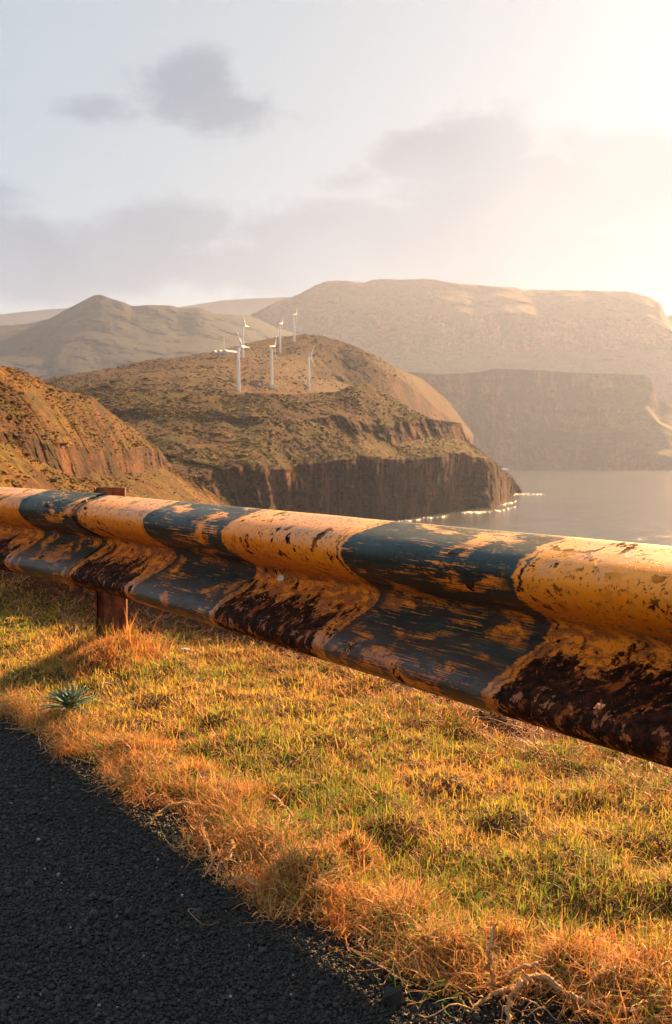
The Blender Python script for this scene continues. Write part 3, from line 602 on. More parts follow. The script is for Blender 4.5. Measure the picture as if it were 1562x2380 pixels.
RUN = [  # label, radius, points (px, py, height over the road), side shoots
    ('pale bent grass runner reaching left onto the asphalt above the others', .0042, [(462, 1872, .02), (430, 1867, .022), (390, 1877, .014), (365, 1895, .008), (347, 1917, .003)]),
    ('thin runner hanging down over asphalt with a tangled middle', .0036, [(482, 1905, .02), (470, 1930, .010), (487, 1967, .012), (492, 2002, .008), (472, 2042, .003)]),
    ('short knotted runner loop dropping onto asphalt beside the thin runner', .0034, [(545, 1950, .02), (540, 1972, .016), (535, 1997, .010), (507, 2007, .008), (504, 2037, .003)]),
    ('short orange runner poking left from the big thatch mound onto asphalt', .0044, [(606, 2064, .012), (590, 2052, .014), (570, 2042, .012), (545, 2047, .008), (525, 2062, .003)]),
    ('upright brown stem standing above the big thatch mound', .0026, [(650, 1987, .01), (651, 1957, .028), (658, 1935, .03), (665, 1915, .03)]),
    ('straight brown stem leaning right in the lit grass edge', .0030, [(632, 1847, .03), (650, 1862, .035), (668, 1880, .035), (692, 1917, .02)]),
    ('long thick pale runner arching over the asphalt at the bottom', .0050, [(1306, 2295, .02), (1278, 2276, .03), (1251, 2267, .03), (1221, 2275, .03), (1196, 2298, .02), (1161, 2302, .016), (1126, 2322, .009), (1096, 2350, .004)]),
    ('thick runner crossing down to the bottom edge of the picture', .0044, [(1231, 2272, .03), (1201, 2293, .024), (1184, 2330, .012), (1181, 2360, .006), (1186, 2395, .004)]),
    ('tall upright pale stem rising from the dark grass edge', .0038, [(1148, 2297, .008), (1140, 2262, .025), (1138, 2225, .045), (1143, 2180, .06), (1156, 2148, .066)]),
    ('thick runner lying along the asphalt edge in bottom right corner', .0046, [(1320, 2305, .02), (1346, 2325, .012), (1406, 2337, .010), (1471, 2350, .010), (1521, 2335, .014), (1580, 2305, .02)]),
    ('lowest pale runner touching the bottom right corner', .0046, [(1590, 2340, .014), (1562, 2350, .012), (1506, 2366, .010), (1461, 2379, .006), (1430, 2400, .004)]),
    ('straight dim runner slanting up behind the arching pale runner', .0034, [(1251, 2240, .03), (1211, 2250, .024), (1161, 2275, .014), (1101, 2307, .004)]),
    ('pinkish runner half buried in grass near the bottom right', .0042, [(1371, 2275, .02), (1400, 2262, .024), (1431, 2250, .026), (1480, 2243, .02)])]
for i, (lab, rad, pts) in enumerate(RUN):
    W = np.array([at_z(px, py, -.090 + h * 1.25) for px, py, h in pts]); root = empty('grass_runner', tuple(W[0]))
    st, P = tube(W - W[0], rad * .85, name='stem', m=M_RUN, parent=root, jitter=.004, seed=200 + i)
    # bracts and dry rootlets at the nodes, one mesh
    bmv = []; bmf = []; 
    for k in range(2, len(P) - 1, 2):
        for j in range(2):
            d = rng.normal(size=3); d[2] = abs(d[2]) * .6; d /= np.linalg.norm(d); L = rng.uniform(.005, .018); wv = np.cross(d, rng.normal(size=3)); wv /= np.linalg.norm(wv); wv *= rng.uniform(.0005, .0012)
            b0 = P[k]; c0 = len(bmv); mid = b0 + d * L * .55 + rng.normal(0, .0012, 3)
            bmv += [b0 - wv, b0 + wv, mid + wv * .8, mid - wv * .8, b0 + d * L + [0, 0, -.002] + wv * .1, b0 + d * L + [0, 0, -.002] - wv * .1]; bmf += [(c0, c0 + 1, c0 + 2, c0 + 3), (c0 + 3, c0 + 2, c0 + 4, c0 + 5)]
    o = mesh_np('dry_leaves', np.array(bmv), np.array(bmf), M_DRY, True, root); colattr(o.data, np.repeat(mixcol(rng.uniform(0, 1, len(bmv) // 6), STRAW, ORA), 6, 0))
    tag(root, lab, 'runner', 'dry grass runners along the asphalt edge')
# many thin tangled stems too small to count, lying in the edge and the litter
VV = []; FF = []; base_i = 0
for k in range(700):
    if k < 330: a = rng.uniform(-.1, 3.6); b = float(edge_b(a)) + rng.normal(.03, .04)
    else: a = rng.uniform(-.2, 5); b = rng.uniform(1.7, 2.5) if k > 520 else rng.uniform(.85, 1.5)
    x0 = a * TV[0] + b * NV[0]; y0 = a * TV[1] + b * NV[1]; th = rng.uniform(0, 2 * PI); L = rng.uniform(.04, .14); n = 9; r = rng.uniform(.0006, .0016) * max(1, y0 / 2)
    pts = [(x0, y0)]
    for j in range(n - 1): th += rng.normal(0, .45); pts.append((pts[-1][0] + math.cos(th) * L / n, pts[-1][1] + math.sin(th) * L / n))
    pts = np.array(pts); zz = np.maximum(gh(pts[:, 0], pts[:, 1]), -.093) + .004 + .014 * np.abs(np.sin(np.linspace(0, 3, n) * rng.uniform(.5, 1.5)))
    P = np.column_stack([pts, zz]); tg = np.gradient(P, axis=0); u = np.cross(tg, [0, 0, 1]); u /= np.linalg.norm(u, axis=1, keepdims=True) + 1e-9
    an = np.linspace(0, 2 * PI, 5, endpoint=False); V = P[:, None] + r * np.linspace(1, .4, n)[:, None, None] * (u[:, None] * np.cos(an)[None, :, None] + np.array([0, 0, 1.])[None, None] * np.sin(an)[None, :, None])
    idx = np.arange(n * 5).reshape(n, 5) + base_i; nx = np.roll(idx, -1, 1); FF.append(np.stack([idx[:-1], nx[:-1], nx[1:], idx[1:]], -1).reshape(-1, 4)); VV.append(V.reshape(-1, 3)); base_i += n * 5
tag(mesh_np('tangled_stems', np.concatenate(VV), np.concatenate(FF), M_RUN), kind='stuff')

# ------------------------------------------------------------------ rosette plant
m, q = mat('rosette_leaf'); tcg = q.n('ShaderNodeNewGeometry'); nn = q.noise(tcg.outputs['Position'], 90, 4, .6)
q.out(q.bsdf(q.mix(q.ss(nn, .35, .65), (.018, .10, .075), (.05, .19, .145)), .5, q.bump(nn, .3, .002), Subsurface_Weight=.1)); M_ROS = m
rp = ROS.copy(); rp[2] = gh(rp[0], rp[1]) + .012
ros = empty('rosette_plant', tuple(rp)); tag(ros, 'blue green rosette plant with pointed leaves growing by the asphalt edge', 'plant')
def leafmesh(L, W):
    n = 10; t = np.linspace(0, 1, n); wd = W * np.sin(np.clip(t * 1.02, 0, 1) ** .75 * PI) ** .8 * (1 - .15 * t) + .0006; wd[0] = W * .45
    V = [];
    for s, zz in ((-1, .28), (-.5, .1), (0, 0), (.5, .1), (1, .28)): V.append(np.stack([t * L, s * wd, zz * wd], -1))
    return np.array(V).reshape(-1, 3), grid_faces(5, n), t
for k in range(42):
    f = k / 42; L = 1.5 * (.030 + .032 * (f ** .7)) + rng.uniform(-.004, .004); V, Fc, t = leafmesh(L, .0060 + .0014 * rng.uniform()); elv = math.radians(82 - 62 * f + rng.uniform(-8, 8)); azm = k * 2.39996 + rng.uniform(-.2, .2)
    bend = -.9 * (V[:, 0] / L) ** 2 * L * .30; V[:, 2] += bend
    V2 = V.copy(); V2[:, 0] = V[:, 0] * math.cos(elv) - V[:, 2] * math.sin(elv); V2[:, 2] = V[:, 0] * math.sin(elv) + V[:, 2] * math.cos(elv)
    V3 = V2.copy(); V3[:, 0] = V2[:, 0] * math.cos(azm) - V2[:, 1] * math.sin(azm); V3[:, 1] = V2[:, 0] * math.sin(azm) + V2[:, 1] * math.cos(azm)
    o = mesh_np('leaf', V3, Fc, M_ROS, True, ros); md = o.modifiers.new('thick', 'SOLIDIFY'); md.thickness = .0009

# ------------------------------------------------------------------ pale stones
m, q = mat('pale_stone'); pos = q.n('ShaderNodeNewGeometry').outputs['Position']; nn = q.noise(pos, 120, 5)
q.out(q.bsdf(q.mix(q.ss(nn, .4, .6), (.34, .30, .26), (.66, .62, .56)), .8, q.bump(nn, .6, .002))); M_ST = m
for px, py, r, lab in ((430, 1528, .012, 'flat pale stone in the lit grass right of the post'), (1066, 1643, .013, 'pale stone at the grass edge under the rail middle'), (495, 1961, .0045, 'tiny white pebble beside the hanging runner on asphalt'), (968, 2537 - 0, .003, ''), (846, 3400, .004, '')):
    if not lab: continue
    p = at_z(px, py, -.065 if r > .01 else -.09); bm = bmesh.new(); bmesh.ops.create_icosphere(bm, subdivisions=2, radius=r)
    for v in bm.verts: k = 1 + .18 * float(vnoise(np.array([v.co.x, v.co.y, v.co.z]) / r * 1.3 + px, 3)); v.co = Vector((v.co.x * k * 1.5, v.co.y * k, v.co.z * k * .55))
    zz = max(float(gh(p[0], p[1])), -.093) + r * .45
    o = bm_obj('pale_stone', bm, M_ST, smooth=False); o.location = (p[0], p[1], zz + (.012 if r > .01 else 0)); tag(o, lab, 'stone', 'pale stones by the rail')

# ------------------------------------------------------------------ guardrail
HD = math.radians(34.14); P0 = np.array([.5354, 1.417]); ZT = .4712; TILT = .09; DS = 1.42
prof = [(0, .312), (.012, .312), (.03, .303), (.06, .285), (.078, .268), (.083, .250), (.079, .231), (.064, .210), (.036, .191), (.012, .177), (.003, .164), (.004, .150), (.013, .133), (.032, .112), (.056, .088), (.076, .066), (.083, .048), (.078, .032), (.060, .017), (.03, .005), (.012, 0), (0, 0)]
pr = np.array(prof); 
def smooth_curve(P, sub):
    k = len(P); out = []
    for i in range(k - 1):
        p0, p1, p2_, p3 = P[max(i - 1, 0)], P[i], P[i + 1], P[min(i + 2, k - 1)]
        for j in range(sub):
            u = j / sub; out.append(.5 * ((2 * p1) + (-p0 + p2_) * u + (2 * p0 - 5 * p1 + 4 * p2_ - p3) * u * u + (-p0 + 3 * p1 - 3 * p2_ + p3) * u ** 3))
    out.append(P[-1]); return np.array(out)
pc = smooth_curve(pr, 5); d_ = pc[:, 0] * DS; z_ = pc[:, 1] - .312
pd_ = d_ * math.cos(TILT) - z_ * math.sin(TILT); pz_ = z_ * math.cos(TILT) + d_ * math.sin(TILT)
arc = np.concatenate([[0], np.cumsum(np.hypot(np.diff(pd_), np.diff(pz_)))]); arcn = arc / arc[-1]
def path_at(s):
    s = np.asarray(s, float); fs = np.linspace(-6, 9, 6001); hd = HD + math.radians(6.2) * np.clip((fs - 1.95) / .5, 0, 1); dx = -np.sin(hd); dy = np.cos(hd)
    X_ = np.concatenate([[0], np.cumsum((dx[1:] + dx[:-1]) / 2 * np.diff(fs))]); Y_ = np.concatenate([[0], np.cumsum((dy[1:] + dy[:-1]) / 2 * np.diff(fs))])
    X_ -= np.interp(0, fs, X_); Y_ -= np.interp(0, fs, Y_)
    return P0[0] + np.interp(s, fs, X_), P0[1] + np.interp(s, fs, Y_), np.interp(s, fs, hd)
def beam_pt(s, dd, zz): X_, Y_, h = path_at(s); return np.array([X_ - math.cos(h) * dd, Y_ - math.sin(h) * dd, ZT + zz])
ss_ = np.concatenate([np.arange(-4.5, -.4, .03), np.arange(-.4, 3.4, .006), np.arange(3.4, 7.5, .03)])
bx_, by_, bh_ = path_at(ss_)
dent = .0022 * fbm(np.stack([np.repeat(ss_[:, None], len(pc), 1) * 4, np.repeat(arc[None], len(ss_), 0) * 9, np.zeros((len(ss_), len(pc)))], -1), 4, 101)
D = pd_[None] + dent
V = np.stack([bx_[:, None] - np.cos(bh_)[:, None] * D, by_[:, None] - np.sin(bh_)[:, None] * D, ZT + np.repeat(pz_[None], len(ss_), 0) + dent * .5], -1)
nr, nc = V.shape[:2]; Fc = grid_faces(nr, nc)
SS = np.repeat(ss_[:, None], nc, 1).reshape(-1); AR = np.repeat(arcn[None], nr, 0).reshape(-1)
guard = empty('guardrail', (float(path_at(2.0)[0]), float(path_at(2.0)[1]), 0)); tag(guard, 'weathered yellow and dark teal striped steel guardrail with heavy rust', 'guardrail')
gl = np.array(guard.location)

# paint and rust
m, q = mat('guardrail_paint')
uvn = q.n('ShaderNodeUVMap', uv_map='rail'); sp = q.n('ShaderNodeSeparateXYZ'); q.put(sp.inputs[0], uvn.outputs[0]); U, Vv = sp.outputs[0], sp.outputs[1]
pos = q.n('ShaderNodeNewGeometry').outputs['Position']
uvm = uvn.outputs[0]                                     # u in metres along, v 0..1 over the 0.43 m of the section
def N(su, sv, detail=5, rough=.6, off=0, dist=0.0): return q.noise(q.scale(uvm, (su, sv, 1), (off, off * .7, off * 1.3)), 1.0, detail, rough, dist)
edge = q.m('MULTIPLY', q.m('SUBTRACT', N(9, 7, 4, .6, 1), .5), .05)
edge = q.m('ADD', edge, q.m('MULTIPLY', q.m('SUBTRACT', N(14, 60, 3, .6, 2), .5), .035))
us = q.m('ADD', q.m('SUBTRACT', U, q.m('MULTIPLY', q.m('SUBTRACT', Vv, .25), .075)), edge)
fr = q.m('FRACT', q.m('DIVIDE', q.m('ADD', q.m('SUBTRACT', us, .272), 9.85), .985))
dark = q.m('MULTIPLY', q.ss(fr, .000, .006), q.ss(fr, .488, .480))
# distance to the stripe's edges, used for the clean outline strokes
edg = q.m('MINIMUM', q.m('ABSOLUTE', q.m('SUBTRACT', fr, .0)), q.m('ABSOLUTE', q.m('SUBTRACT', fr, .48)))
# brush strokes: long thin bristle marks inside soft patches
bris = N(7, 210, 3, .65, 3, .4); patchn = N(5.5, 7, 4, .6, 4, .6)
bare = q.m('ADD', q.m('MULTIPLY', q.m('SUBTRACT', bris, .5), 1.3), q.m('MULTIPLY', q.m('SUBTRACT', patchn, .54), 3.2))
bare = q.ss(bare, .05, .075)
bare = q.m('MULTIPLY', bare, q.ss(edg, .01, .06))
bris2 = q.m('MULTIPLY', q.ss(N(9, 160, 3, .7, 8, .3), .60, .64), q.ss(N(9, 14, 3, .6, 9), .50, .60))
bare = q.m('MAXIMUM', bare, bris2)
bare = q.m('MULTIPLY', bare, q.ss(N(50, 80, 4, .7, 5), .30, .42))
darkm = q.m('MULTIPLY', dark, q.m('SUBTRACT', 1.0, bare))
# colours
yel = q.mix(q.ss(N(3, 3, 5, .6, 6), .35, .65), (.86, .26, .004), (.88, .31, .008))
fade = q.m('MULTIPLY', q.ss(q.m('ADD', Vv, q.m('MULTIPLY', q.m('SUBTRACT', N(8, 30, 4, .6, 12), .5), .10)), .17, .07), .65)
yel = q.mix(fade, yel, (.80, .54, .22))
wornp = q.m('MULTIPLY', q.ss(N(3.4, 2, 3, .5, 13), .45, .48), q.ss(Vv, .26, .18))
worn = q.m('MULTIPLY', wornp, q.ss(N(90, 70, 4, .7, 14), .40, .55))
yel = q.mix(q.m('MULTIPLY', worn, .8), yel, (.42, .27, .22))
teal = q.mix(q.ss(N(5, 14, 5, .65, 7), .35, .62), (.004, .014, .016), (.010, .036, .038))
scuff = q.m('MULTIPLY', q.ss(N(16, 60, 6, .72, 11, .6), .54, .66), q.ss(N(4, 8, 3, .6, 15), .42, .62))
topb = q.ss(Vv, .24, .08); scuff = q.m('MULTIPLY', scuff, q.m('ADD', .14, q.m('MULTIPLY', topb, .86)))
teal = q.mix(scuff, teal, (.30, .36, .38))
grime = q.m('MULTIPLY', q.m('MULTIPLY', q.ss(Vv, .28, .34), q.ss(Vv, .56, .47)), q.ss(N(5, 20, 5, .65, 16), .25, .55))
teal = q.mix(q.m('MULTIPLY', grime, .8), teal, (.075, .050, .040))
col = q.mix(darkm, yel, teal)
col = q.mix(q.m('MULTIPLY', q.m('MULTIPLY', q.m('MULTIPLY', q.ss(Vv, .40, .47), q.ss(N(26, 30, 5, .7, 41), .42, .56)), .8), q.m('SUBTRACT', 1.0, q.m('MULTIPLY', darkm, .85))), col, (.22, .070, .022))
# thin dark outline just outside each stripe
out1 = q.m('MULTIPLY', q.m('MULTIPLY', q.ss(fr, .494, .498), q.ss(fr, .504, .500)), q.ss(N(5, 9, 3, .6, 17), .42, .50))
out2 = q.m('MULTIPLY', q.m('MULTIPLY', q.ss(fr, .984, .987), q.ss(fr, .993, .990)), q.ss(N(5, 9, 3, .6, 18), .45, .55))
col = q.mix(q.m('MAXIMUM', out1, out2), col, (.02, .03, .03))
# rust: heavy on the lower lobe of the yellow lengths with ragged upward tongues
tong = q.m('MULTIPLY', q.m('SUBTRACT', N(13, 2.2, 3, .55, 21, .3), .5), .42); rag = q.m('MULTIPLY', q.m('SUBTRACT', N(60, 32, 5, .75, 22, .5), .5), .30)
rv = q.m('ADD', q.m('ADD', Vv, tong), rag)
ins = q.m('MULTIPLY', q.ss(fr, .500, .56), q.ss(fr, 1.0, .965))
rv2 = q.m('ADD', q.m('ADD', rv, q.m('MULTIPLY', q.m('SUBTRACT', N(1.7, .8, 3, .6, 71), .5), .30)), q.m('MULTIPLY', q.m('SUBTRACT', ins, 1.0), .55))
heavy = q.m('MULTIPLY', q.ss(rv2, .575, .600), q.ss(Vv, .985, .93))
flake = q.ss(q.m('ADD', N(46, 22, 6, .74, 23, .35), q.m('MULTIPLY', q.ss(Vv, .62, .95), .05)), .57, .61)
hv0 = heavy; heavy = q.m('MULTIPLY', heavy, q.m('SUBTRACT', 1.0, q.m('MULTIPLY', flake, .9)))
col = q.mix(q.m('MULTIPLY', hv0, q.ss(N(70, 34, 5, .75, 61), .45, .55, 1.0, .6)), col, (.27, .075, .012))
spots = q.m('MULTIPLY', q.ss(N(30, 14, 5, .66, 24, .2), .575, .592), q.m('SUBTRACT', 1.0, q.m('MULTIPLY', darkm, .9)))
tiny = q.m('MULTIPLY', q.ss(N(140, 70, 4, .7, 25), .585, .625), q.m('SUBTRACT', 1.0, q.m('MULTIPLY', darkm, .7)))
cl = q.ss(N(4, 5, 3, .5, 26), .40, .56)
spots = q.m('MULTIPLY', spots, cl)
halo = q.m('MULTIPLY', q.ss(N(26, 14, 6, .75, 27), .50, .66), q.m('MULTIPLY', cl, q.m('SUBTRACT', 1.0, darkm)))
col = q.mix(q.m('MULTIPLY', halo, .42), col, (.34, .17, .10))
lowb = q.m('MULTIPLY', q.ss(rv, .50, .72), q.m('SUBTRACT', 1.0, q.m('MULTIPLY', darkm, .85)))
col = q.mix(q.m('MULTIPLY', lowb, .55), col, (.26, .075, .018))
rustc = q.mix(q.ss(N(60, 32, 6, .75, 28, .5), .42, .66), (.010, .006, .005), (.060, .018, .008))
rustc = q.mix(q.ss(N(26, 13, 5, .7, 29, .3), .56, .66), rustc, (.22, .062, .014))
rustm = q.m('MAXIMUM', heavy, q.m('MAXIMUM', spots, q.m('MULTIPLY', tiny, .8)))
col = q.mix(rustm, col, rustc)
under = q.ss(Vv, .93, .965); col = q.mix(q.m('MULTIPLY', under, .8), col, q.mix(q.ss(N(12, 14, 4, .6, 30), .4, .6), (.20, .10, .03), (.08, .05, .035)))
hgt = q.m('ADD', q.m('MULTIPLY', rustm, q.m('ADD', .5, N(110, 60, 4, .7, 31))), q.m('MULTIPLY', darkm, .25))
hgt = q.m('ADD', hgt, q.m('MULTIPLY', N(260, 130, 3, .6, 32), .12))
valr = q.m('MULTIPLY', q.m('MULTIPLY', q.ss(Vv, .36, .46), q.ss(Vv, .66, .56)), .45)
rgh = q.m('ADD', q.m('ADD', q.m('ADD', q.m('ADD', .40, q.m('MULTIPLY', darkm, .08)), valr), q.m('MULTIPLY', rustm, .5)), q.m('MULTIPLY', q.m('ADD', scuff, worn), .25), clamp=True)
q.out(q.bsdf(col, rgh, q.bump(hgt, .7, .0016), Specular_IOR_Level=q.m('SUBTRACT', q.m('SUBTRACT', .5, q.m('MULTIPLY', rustm, .42)), q.m('MULTIPLY', darkm, .15), clamp=True)))
M_RAIL = m
cen = V.reshape(-1, 3)[Fc].mean(1); cs = SS[Fc].mean(1); ca_ = AR[Fc].mean(1) * arc[-1]
hs_, hv_ = .115, .800 * arc[-1]
V0 = V.reshape(-1, 3)
# the corroded hole low on the beam
from math import cos, sin
def rail_sv(px, py, s0=-.3, s1=3.2):
    s = np.linspace(s0, s1, 1500); kk = np.arange(8, len(pc) - 6)
    xx, yy, hh_ = path_at(s); Pp = np.stack([xx[:, None] - np.cos(hh_)[:, None] * pd_[None, kk], yy[:, None] - np.sin(hh_)[:, None] * pd_[None, kk], ZT + pz_[None, kk] + xx[:, None] * 0], -1) - CAM
    dd = Pp @ fw; sxp = CX + F * (Pp @ rt) / dd; syp = CY - F * (Pp @ up) / dd; e = (sxp - px) ** 2 + (syp - py) ** 2 + 0.0 * dd
    i, j = np.unravel_index(np.argmin(e + 40 * (dd - dd.min()) * 0), e.shape); return s[i], kk[j]
hs_, hk_ = rail_sv(1395, 1642)
rr = ((cs - hs_) / .0095) ** 2 + ((ca_ - arc[hk_]) / .0075) ** 2 + .5 * vnoise(np.stack([cs * 180, ca_ * 180, cs * 0], -1), 5)
Fk = Fc[rr > 1]
ks = SS[Fk].mean(1)
nrm2 = np.stack([-np.gradient(pz_), np.gradient(pd_)], -1); nrm2 /= np.linalg.norm(nrm2, axis=1, keepdims=True)
off = np.stack([-np.cos(bh_)[:, None] * nrm2[None, :, 0], -np.sin(bh_)[:, None] * nrm2[None, :, 0], np.repeat(nrm2[None, :, 1], len(ss_), 0)], -1).reshape(-1, 3)
for sel, lift, nm_ in ((ks < 2.50, 0.0, 'near'), (ks > 2.28, .0045, 'far')):
    fs_ = Fk[sel]; used = np.unique(fs_); mp = np.zeros(len(V0), int); mp[used] = np.arange(len(used))
    beam = mesh_np('beam', (V0 + off * lift - gl)[used], mp[fs_], M_RAIL, True, guard)
    uvl = beam.data.uv_layers.new(name='rail'); li = np.empty(len(beam.data.loops), np.int32); beam.data.loops.foreach_get('vertex_index', li)
    uvl.data.foreach_set('uv', np.stack([SS[used][li], AR[used][li]], -1).astype(np.float32).ravel())
    md = beam.modifiers.new('sheet', 'SOLIDIFY'); md.thickness = .003; md.offset = 0.0
# rusty posts
m, q = mat('rusty_post'); pos = q.n('ShaderNodeNewGeometry').outputs['Position']; a = q.noise(pos, 30, 6, .7); b = q.noise(q.scale(pos, (1, 1, .25)), 45, 5, .7)
c = q.mix(q.ss(a, .35, .65), (.10, .032, .014), (.24, .085, .030)); c = q.mix(q.ss(b, .52, .66), c, (.05, .022, .014)); q.out(q.bsdf(c, .8, q.bump(a, .7, .002))); M_POST = m
def post(s_, xy=None):
    c = beam_pt(s_, -.05, 0); c[2] = 0
    if xy is not None: c = np.array([xy[0], xy[1], 0])
    poly = np.array([(-.058, .050), (-.055, .068), (.016, .066), (-.020, .006), (.052, .006), (.052, -.016)]) * 1.05; th = .0055
    V = []; n = len(poly)
    tg = np.gradient(poly, axis=0); nm = np.stack([-tg[:, 1], tg[:, 0]], -1); nm /= np.linalg.norm(nm, axis=1, keepdims=True)
    ring = np.concatenate([poly + nm * th / 2, (poly - nm * th / 2)[::-1]]); k = len(ring)
    zs = np.array([-.35, -.02, .1, .25, .4, .497]); V = np.array([[(x, y, z) for x, y in ring] for z in zs]); V[..., :2] += c[:2]
    idx = np.arange(len(zs) * k).reshape(len(zs), k); nx = np.roll(idx, -1, 1); Fq = np.stack([idx[:-1], nx[:-1], nx[1:], idx[1:]], -1).reshape(-1, 4)
    top = np.array([[idx[-1, i], idx[-1, i + 1], idx[-1, k - 2 - i], idx[-1, k - 1 - i]] for i in range(n - 1)])
    o = mesh_np('post', V.reshape(-1, 3) - gl, np.concatenate([Fq, top]), M_POST, False, guard); return c
pc0 = at_z(258, 1520, -.062); post(0, pc0)
for s_ in (-1.9, 5.95): post(s_)
# bolts in the valley and small pale rounded plates
m, q = mat('bolt_steel'); pos = q.n('ShaderNodeNewGeometry').outputs['Position']; a = q.noise(pos, 300, 4); q.out(q.bsdf(q.mix(q.ss(a, .4, .6), (.03, .03, .03), (.12, .07, .045)), .6, q.bump(a, .5, .001), Metallic=.3)); M_BOLT = m
def on_rail(px, py, lift):
    s_, k = rail_sv(px, py); X_, Y_, h = path_at(s_); tz = np.array([pd_[k + 1] - pd_[k - 1], pz_[k + 1] - pz_[k - 1]]); tz /= np.linalg.norm(tz)
    nd, nzv = -tz[1], tz[0]; out = np.array([-math.cos(h) * nd, -math.sin(h) * nd, nzv])
    p = np.array([X_ - math.cos(h) * pd_[k], Y_ - math.sin(h) * pd_[k], ZT + pz_[k]]) + out * lift
    al = np.array([-math.sin(h), math.cos(h), 0]); return p, out, al
def disc(name, px, py, r, hgt, m, ell=1.0, dome=True, n=20, lift=.002):
    p, o_, al = on_rail(px, py, lift); bt = np.cross(o_, al); V = []; rings = [(1, 0), (1, .5), (.85, .85), (.5, 1), (.0, 1.05)] if dome else [(1, 0), (1, .8), (.9, 1), (0, 1)]
    for f, z in rings:
        for j in range(n):
            t = 2 * PI * j / n; cx, sy = math.cos(t), math.sin(t)
            if not dome: cx = math.copysign(abs(cx) ** .6, cx); sy = math.copysign(abs(sy) ** .6, sy)
            V.append(p + al * cx * r * ell * f + bt * sy * r * f + o_ * hgt * z)
    idx = np.arange(len(rings) * n).reshape(len(rings), n); nx = np.roll(idx, -1, 1); Fq = np.stack([idx[:-1], nx[:-1], nx[1:], idx[1:]], -1).reshape(-1, 4)
    return mesh_np(name, np.array(V) - gl, Fq, m, True, guard)
disc('bolt', 133, 1247, .014, .008, M_BOLT)
disc('bolt', 152, 1290, .012, .006, M_BOLT)
for bx2, by2 in ((198, 1170), (205, 1312), (112, 1174), (98, 1300)): disc('bolt', bx2, by2, .010, .0065, M_BOLT, lift=.006)
m, q = mat('plate_pale'); pos = q.n('ShaderNodeNewGeometry').outputs['Position']; a = q.noise(pos, 200, 4); q.out(q.bsdf(q.mix(q.ss(a, .4, .65), (.72, .74, .70), (.50, .48, .42)), .35, None)); M_PLATE = m
rf = disc('pale_plate', 655, 1345, .0075, .002, M_PLATE, 1.75, False, 24, .0022); rf['label'] = 'small pale rounded plate'
rf = disc('pale_plate', 82, 1192, .006, .002, M_PLATE, 1.9, False, 24, .0022)

# ------------------------------------------------------------------ wind turbines
m, q = mat('turbine_white'); pos = q.n('ShaderNodeNewGeometry').outputs['Position']; a = q.noise(q.scale(pos, (1, 1, .1)), .6, 4)
q.out(q.bsdf(q.mix(q.ss(a, .3, .7), (.80, .81, .80), (.70, .71, .70)), .4)); M_TURB = m
dg = bpy.context.evaluated_depsgraph_get()
def bvh(o):
    me = o.data; return BVHTree.FromPolygons([v.co[:] for v in me.vertices], [p.vertices[:] for p in me.polygons])
BV = {'t': bvh(hill_turb), 'h': bvh(hill_head)}
def hit(px, py, key='t', tries=25):
    for k in range(tries):
        r = ray(px, py + k * .7); r /= np.linalg.norm(r); h = BV[key].ray_cast(Vector(CAM), Vector(r), 30000)
        if h[0] is not None: return np.array(h[0])
    raise RuntimeError('no ground')
def lathe(name, prof_, n, m, parent, axis='Z', loc=(0, 0, 0), rot=None):
    V = []
    for r, z in prof_:
        for j in range(n): t = 2 * PI * j / n; V.append((r * cos(t), r * sin(t), z) if axis == 'Z' else (z, r * cos(t), r * sin(t)))
    idx = np.arange(len(prof_) * n).reshape(len(prof_), n); nx = np.roll(idx, -1, 1); Fq = np.stack([idx[:-1], nx[:-1], nx[1:], idx[1:]], -1).reshape(-1, 4)
    o = mesh_np(name, np.array(V), Fq, m, True, parent); o.location = loc
    return o
def turbine(px, py, hubpy, phase, yaw, lab, key='t', RB=.38):
    b = hit(px, py, key); H = (py - hubpy) / F * b[1]; R = RB * H * .95
    root = empty('wind_turbine', (b[0], b[1], b[2] - .5), yaw)
    lathe('tower', [(.040 * H, -2), (.040 * H, 0), (.039 * H, .04 * H), (.026 * H, .97 * H), (.020 * H, .985 * H)], 20, M_TURB, root)
    lathe('nacelle', [(0.001, -.062 * H), (.016 * H, -.06 * H), (.024 * H, -.035 * H), (.026 * H, .02 * H), (.023 * H, .055 * H), (.001, .056 * H)], 14, M_TURB, root, 'X', (0, 0, H))
    lathe('hub', [(.0205 * H, .058 * H), (.021 * H, .072 * H), (.014 * H, .088 * H), (.001, .093 * H)], 14, M_TURB, root, 'X', (0, 0, H))
    for k in range(3):
        t = math.radians(phase + 120 * k); n = 12; V = []
        for i in range(n):
            f = i / (n - 1); rad_ = .012 * H + f * R; ch = (.012 + .030 * math.exp(-((f - .2) / .22) ** 2) + .016 * (1 - f)) * H * (1 if f < .97 else .5); th = ch * .22; tw = math.radians(28 * (1 - f))
            for (cx, ty) in ((-.35, 0), (0, .5), (.4, .25), (.65, 0), (.3, -.35), (0, -.5)):
                u_ = cx * ch * cos(tw) - ty * th * sin(tw); v_ = cx * ch * sin(tw) + ty * th * cos(tw); V.append((v_, u_, rad_))
        V = np.array(V); c_, s_ = cos(t), sin(t); V2 = V.copy(); V2[:, 1] = V[:, 1] * c_ - V[:, 2] * s_; V2[:, 2] = V[:, 1] * s_ + V[:, 2] * c_; V2[:, 0] += .072 * H
        idx = np.arange(n * 6).reshape(n, 6); nx = np.roll(idx, -1, 1); Fq = np.stack([idx[:-1], nx[:-1], nx[1:], idx[1:]], -1).reshape(-1, 4)
        bl = mesh_np('blade', V2, Fq, M_TURB, True, root); bl.location = (0, 0, H)
    tag(root, lab, 'wind turbine', 'white wind turbines on the hill'); return root
